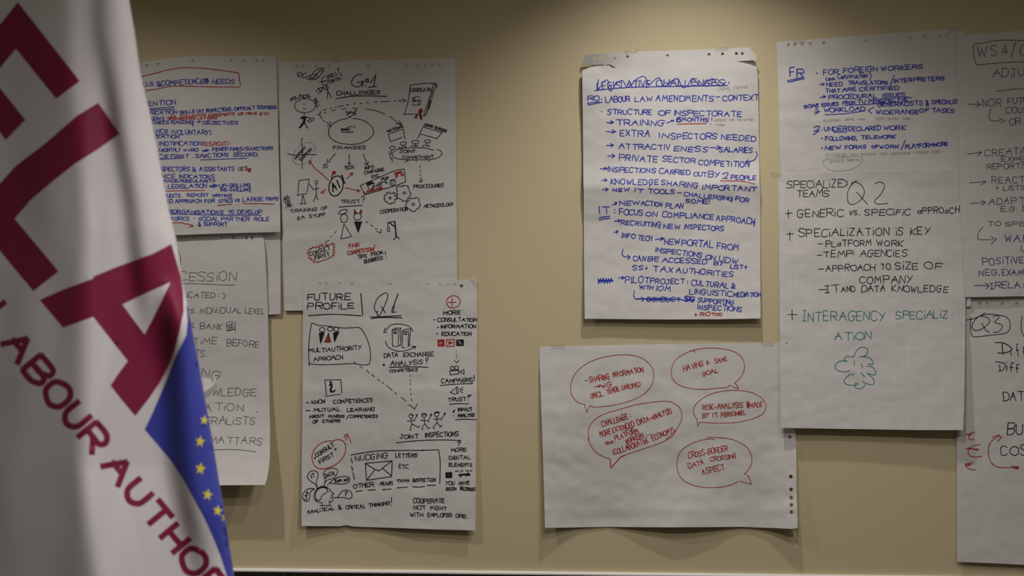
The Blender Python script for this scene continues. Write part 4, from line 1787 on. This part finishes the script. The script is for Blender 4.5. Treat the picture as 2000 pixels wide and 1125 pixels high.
for cx, cy, r in ((768, 540, 17), (752, 620, 20), (753, 722, 21), (780, 820, 20), (818, 880, 19), (846, 905, 17), (877, 990, 17)):
    stars.append(X2(' '.join('%f,%f' % (cx+(r if k % 2 == 0 else r*.42)*math.sin(k*PI/5+.15), cy-(r*1.2 if k % 2 == 0 else r*.48)*math.cos(k*PI/5+.15)) for k in range(10))))
def seg_quads(P, wd):
    out = []
    for a, b_ in zip(P, P[1:]):
        d = math.hypot(b_[0]-a[0], b_[1]-a[1])
        if d < 1e-3: continue
        tx, ty = (b_[0]-a[0])/d, (b_[1]-a[1])/d; h = wd/2; ex = .28
        out.append([(a[0]-tx*h*ex-ty*h, a[1]-ty*h*ex+tx*h), (b_[0]+tx*h*ex-ty*h, b_[1]+ty*h*ex+tx*h), (b_[0]+tx*h*ex+ty*h, b_[1]+ty*h*ex-tx*h), (a[0]-tx*h*ex+ty*h, a[1]-ty*h*ex-tx*h)])
    return out
lett = []
for (x0, y0, x1, y1, h, txt) in ((-54, 152, -4, 216, 92, 'L'), (4, 255, 345, 668, 90, 'ABOUR'), (380, 714, 955, 1412, 86, 'AUTHORITY')):
    for P, d in text_strokes(x0*.5198, 540+y0*.5198, x1*.5198, 540+y1*.5198, h*.5198, txt, 0): lett += seg_quads(P, 12)
outl = []
for v in range(-160, 1291, 12): outl.append((edge(v), v))
outl += [(u, 1290) for u in range(440, -131, -14)]
outl += [(-131, v) for v in range(1280, -161, -14)]
outl += [(u, -160) for u in range(-120, 214, 14)]
gr = [(-126+9.0*i+(j % 2)*4.5, -154+9.0*j) for j in range(161) for i in range(68)]
g_ = np.array(gr); ok = inside(g_, outl) & (edgedist(g_, outl) > 3)
def clip(poly):       # keep print inside the cloth
    return [(min(max(x, -130), edge(y)-.05), min(max(y, -159), 1289)) for x, y in resample(poly, 9)]
loops = [outl]+[clip(p) for p in mar]+[clip(hole), clip(blue)]+[clip(s) for s in stars]
# letters: union of stroke quads marks the faces
loops += [q for q in lett]
V, Fc = cdt(loops, [tuple(p) for p in g_[ok]])
cen = np.array([np.mean([V[i] for i in t], 0) for t in Fc])
keep = inside(cen, outl); mi = np.zeros(len(Fc), int)
for p in mar: mi[inside(cen, p)] = 1
mi[inside(cen, hole)] = 0
for q in lett: mi[inside(cen, q)] = 1
ib = inside(cen, blue); mi[ib] = 2
for s in stars: mi[inside(cen, s) & ib] = 3
Fc2 = [t for t, k in zip(Fc, keep) if k]; mi = [int(a) for a, k in zip(mi, keep) if k]
vs = [fat(u, v) for u, v in V]
# cloth turns back behind itself along the free edge
nb = len(vs); rows = []
for v in range(-160, 1291, 12):
    e = fat(edge(v), v); r = [e]
    for a, b_ in ((-.004, .020), (-.012, .038), (-.028, .052), (-.055, .060), (-.10, .062), (-.17, .058)): r.append(e+Vector((a, b_, 0)))
    rows.append(r)
n7 = 7
for r in rows: vs += r
for j in range(len(rows)-1):
    for i in range(n7-1):
        a = nb+j*n7+i; Fc2.append((a, a+1, a+n7+1, a+n7)); vv = -160+12*j; mi.append(2 if vv > 590 else 0)
def cloth(name, col):
    m, nt, b = nodes(name); co = coords(nt)
    b.inputs['Base Color'].default_value = (*col, 1); b.inputs['Roughness'].default_value = .55; b.inputs['Specular IOR Level'].default_value = .25
    b.inputs['Sheen Weight'].default_value = .15
    w_ = N(nt, 'ShaderNodeTexWave'); w_.inputs['Scale'].default_value = 420; nt.links.new(co, w_.inputs['Vector'])
    bump(nt, b, w_.outputs['Fac'], .08, .0005)
    return m
ms = [cloth('white_flag_cloth', (.62, .59, .60)), cloth('maroon_flag_print', (.20, .006, .044)), cloth('blue_flag_print', (.035, .045, .31)), cloth('yellow_star_print', (.62, .52, .03))]
base = at(-150, 562, YF); base.z = 0
flag = empty('flag', base, 'white standing flag with maroon letters LABOUR AUTHORITY and a blue starred corner, left foreground', 'flag')
fs = []
Fc2 = [t if (vs[t[1]]-vs[t[0]]).cross(vs[t[2]]-vs[t[0]]).y < 0 or len(t) > 3 else tuple(reversed(t)) for t in Fc2]
fo = link('flag_cloth', vs, Fc2, ms, flag, mi, True)
def lathe(prof, cx, cy, n=24):
    V = []; Fc = []
    for r, z in prof: V += [(cx+r*math.cos(2*PI*k/n), cy+r*math.sin(2*PI*k/n), z) for k in range(n)]
    for j in range(len(prof)-1):
        for k in range(n): Fc.append((j*n+k, j*n+(k+1) % n, (j+1)*n+(k+1) % n, (j+1)*n+k))
    Fc.append(tuple(reversed(range(n)))); Fc.append(tuple(range((len(prof)-1)*n, len(prof)*n)))
    return V, Fc
mp_ = mat('brushed_steel', (.6, .6, .6), .3, .5, 1)
pc = fat(-128, 562); px, py = at(-133, 562, YF).x, YF
link('flag_pole', *lathe([(.014, .03), (.014, 2.3), (.010, 2.34)], px, py), mp_, flag, None, True)
link('flag_base', *lathe([(.17, 0), (.17, .012), (.05, .03), (.03, .07), (.02, .09)], px, py), mp_, flag, None, False)
link('finial', *lathe([(.010, 2.34), (.028, 2.36), (.034, 2.39), (.022, 2.42), (.003, 2.45)], px, py), mp_, flag, None, True)

# ------------------------------------------------------------------ round white disc top of a small stand, behind the flag
cy = -1.5
mw = mat('white_enamel', (.30, .295, .29), .7); mw2 = mat('cream_rim', (.31, .295, .27), .7)
cd0 = at(351, 764, cy)
st = empty('pedestal_stand', Vector((cd0.x, cd0.y, 0)), 'slim stand with a tilted round white disc top, half hidden behind the flag', 'stand')
def disc(prof, n=40):
    V = []; Fc = []
    R = Matrix.Rotation(math.radians(-13), 3, 'Y') @ Matrix.Rotation(math.radians(17), 3, 'X')
    for r, z in prof: V += [cd0+R @ Vector((r*math.cos(2*PI*k/n), r*math.sin(2*PI*k/n), z)) for k in range(n)]
    for j in range(len(prof)-1):
        for k in range(n): Fc.append((j*n+k, j*n+(k+1) % n, (j+1)*n+(k+1) % n, (j+1)*n+k))
    Fc.append(tuple(reversed(range(n)))); Fc.append(tuple(range((len(prof)-1)*n, len(prof)*n)))
    return V, Fc
link('disc_rim', *disc([(.084, -.022), (.099, -.017), (.102, .001), (.097, .004), (.092, .0)]), mw2, st, None, False)
link('disc_top', *disc([(.090, -.001), (.090, .001), (.07, .002)]), mw, st, None, True)
link('stand_pole', *lathe([(.012, .02), (.012, cd0.z-.02)], cd0.x, cd0.y), mp_, st, None, True)
link('stand_base', *lathe([(.10, 0), (.10, .012), (.02, .03)], cd0.x, cd0.y), mp_, st, None, False)
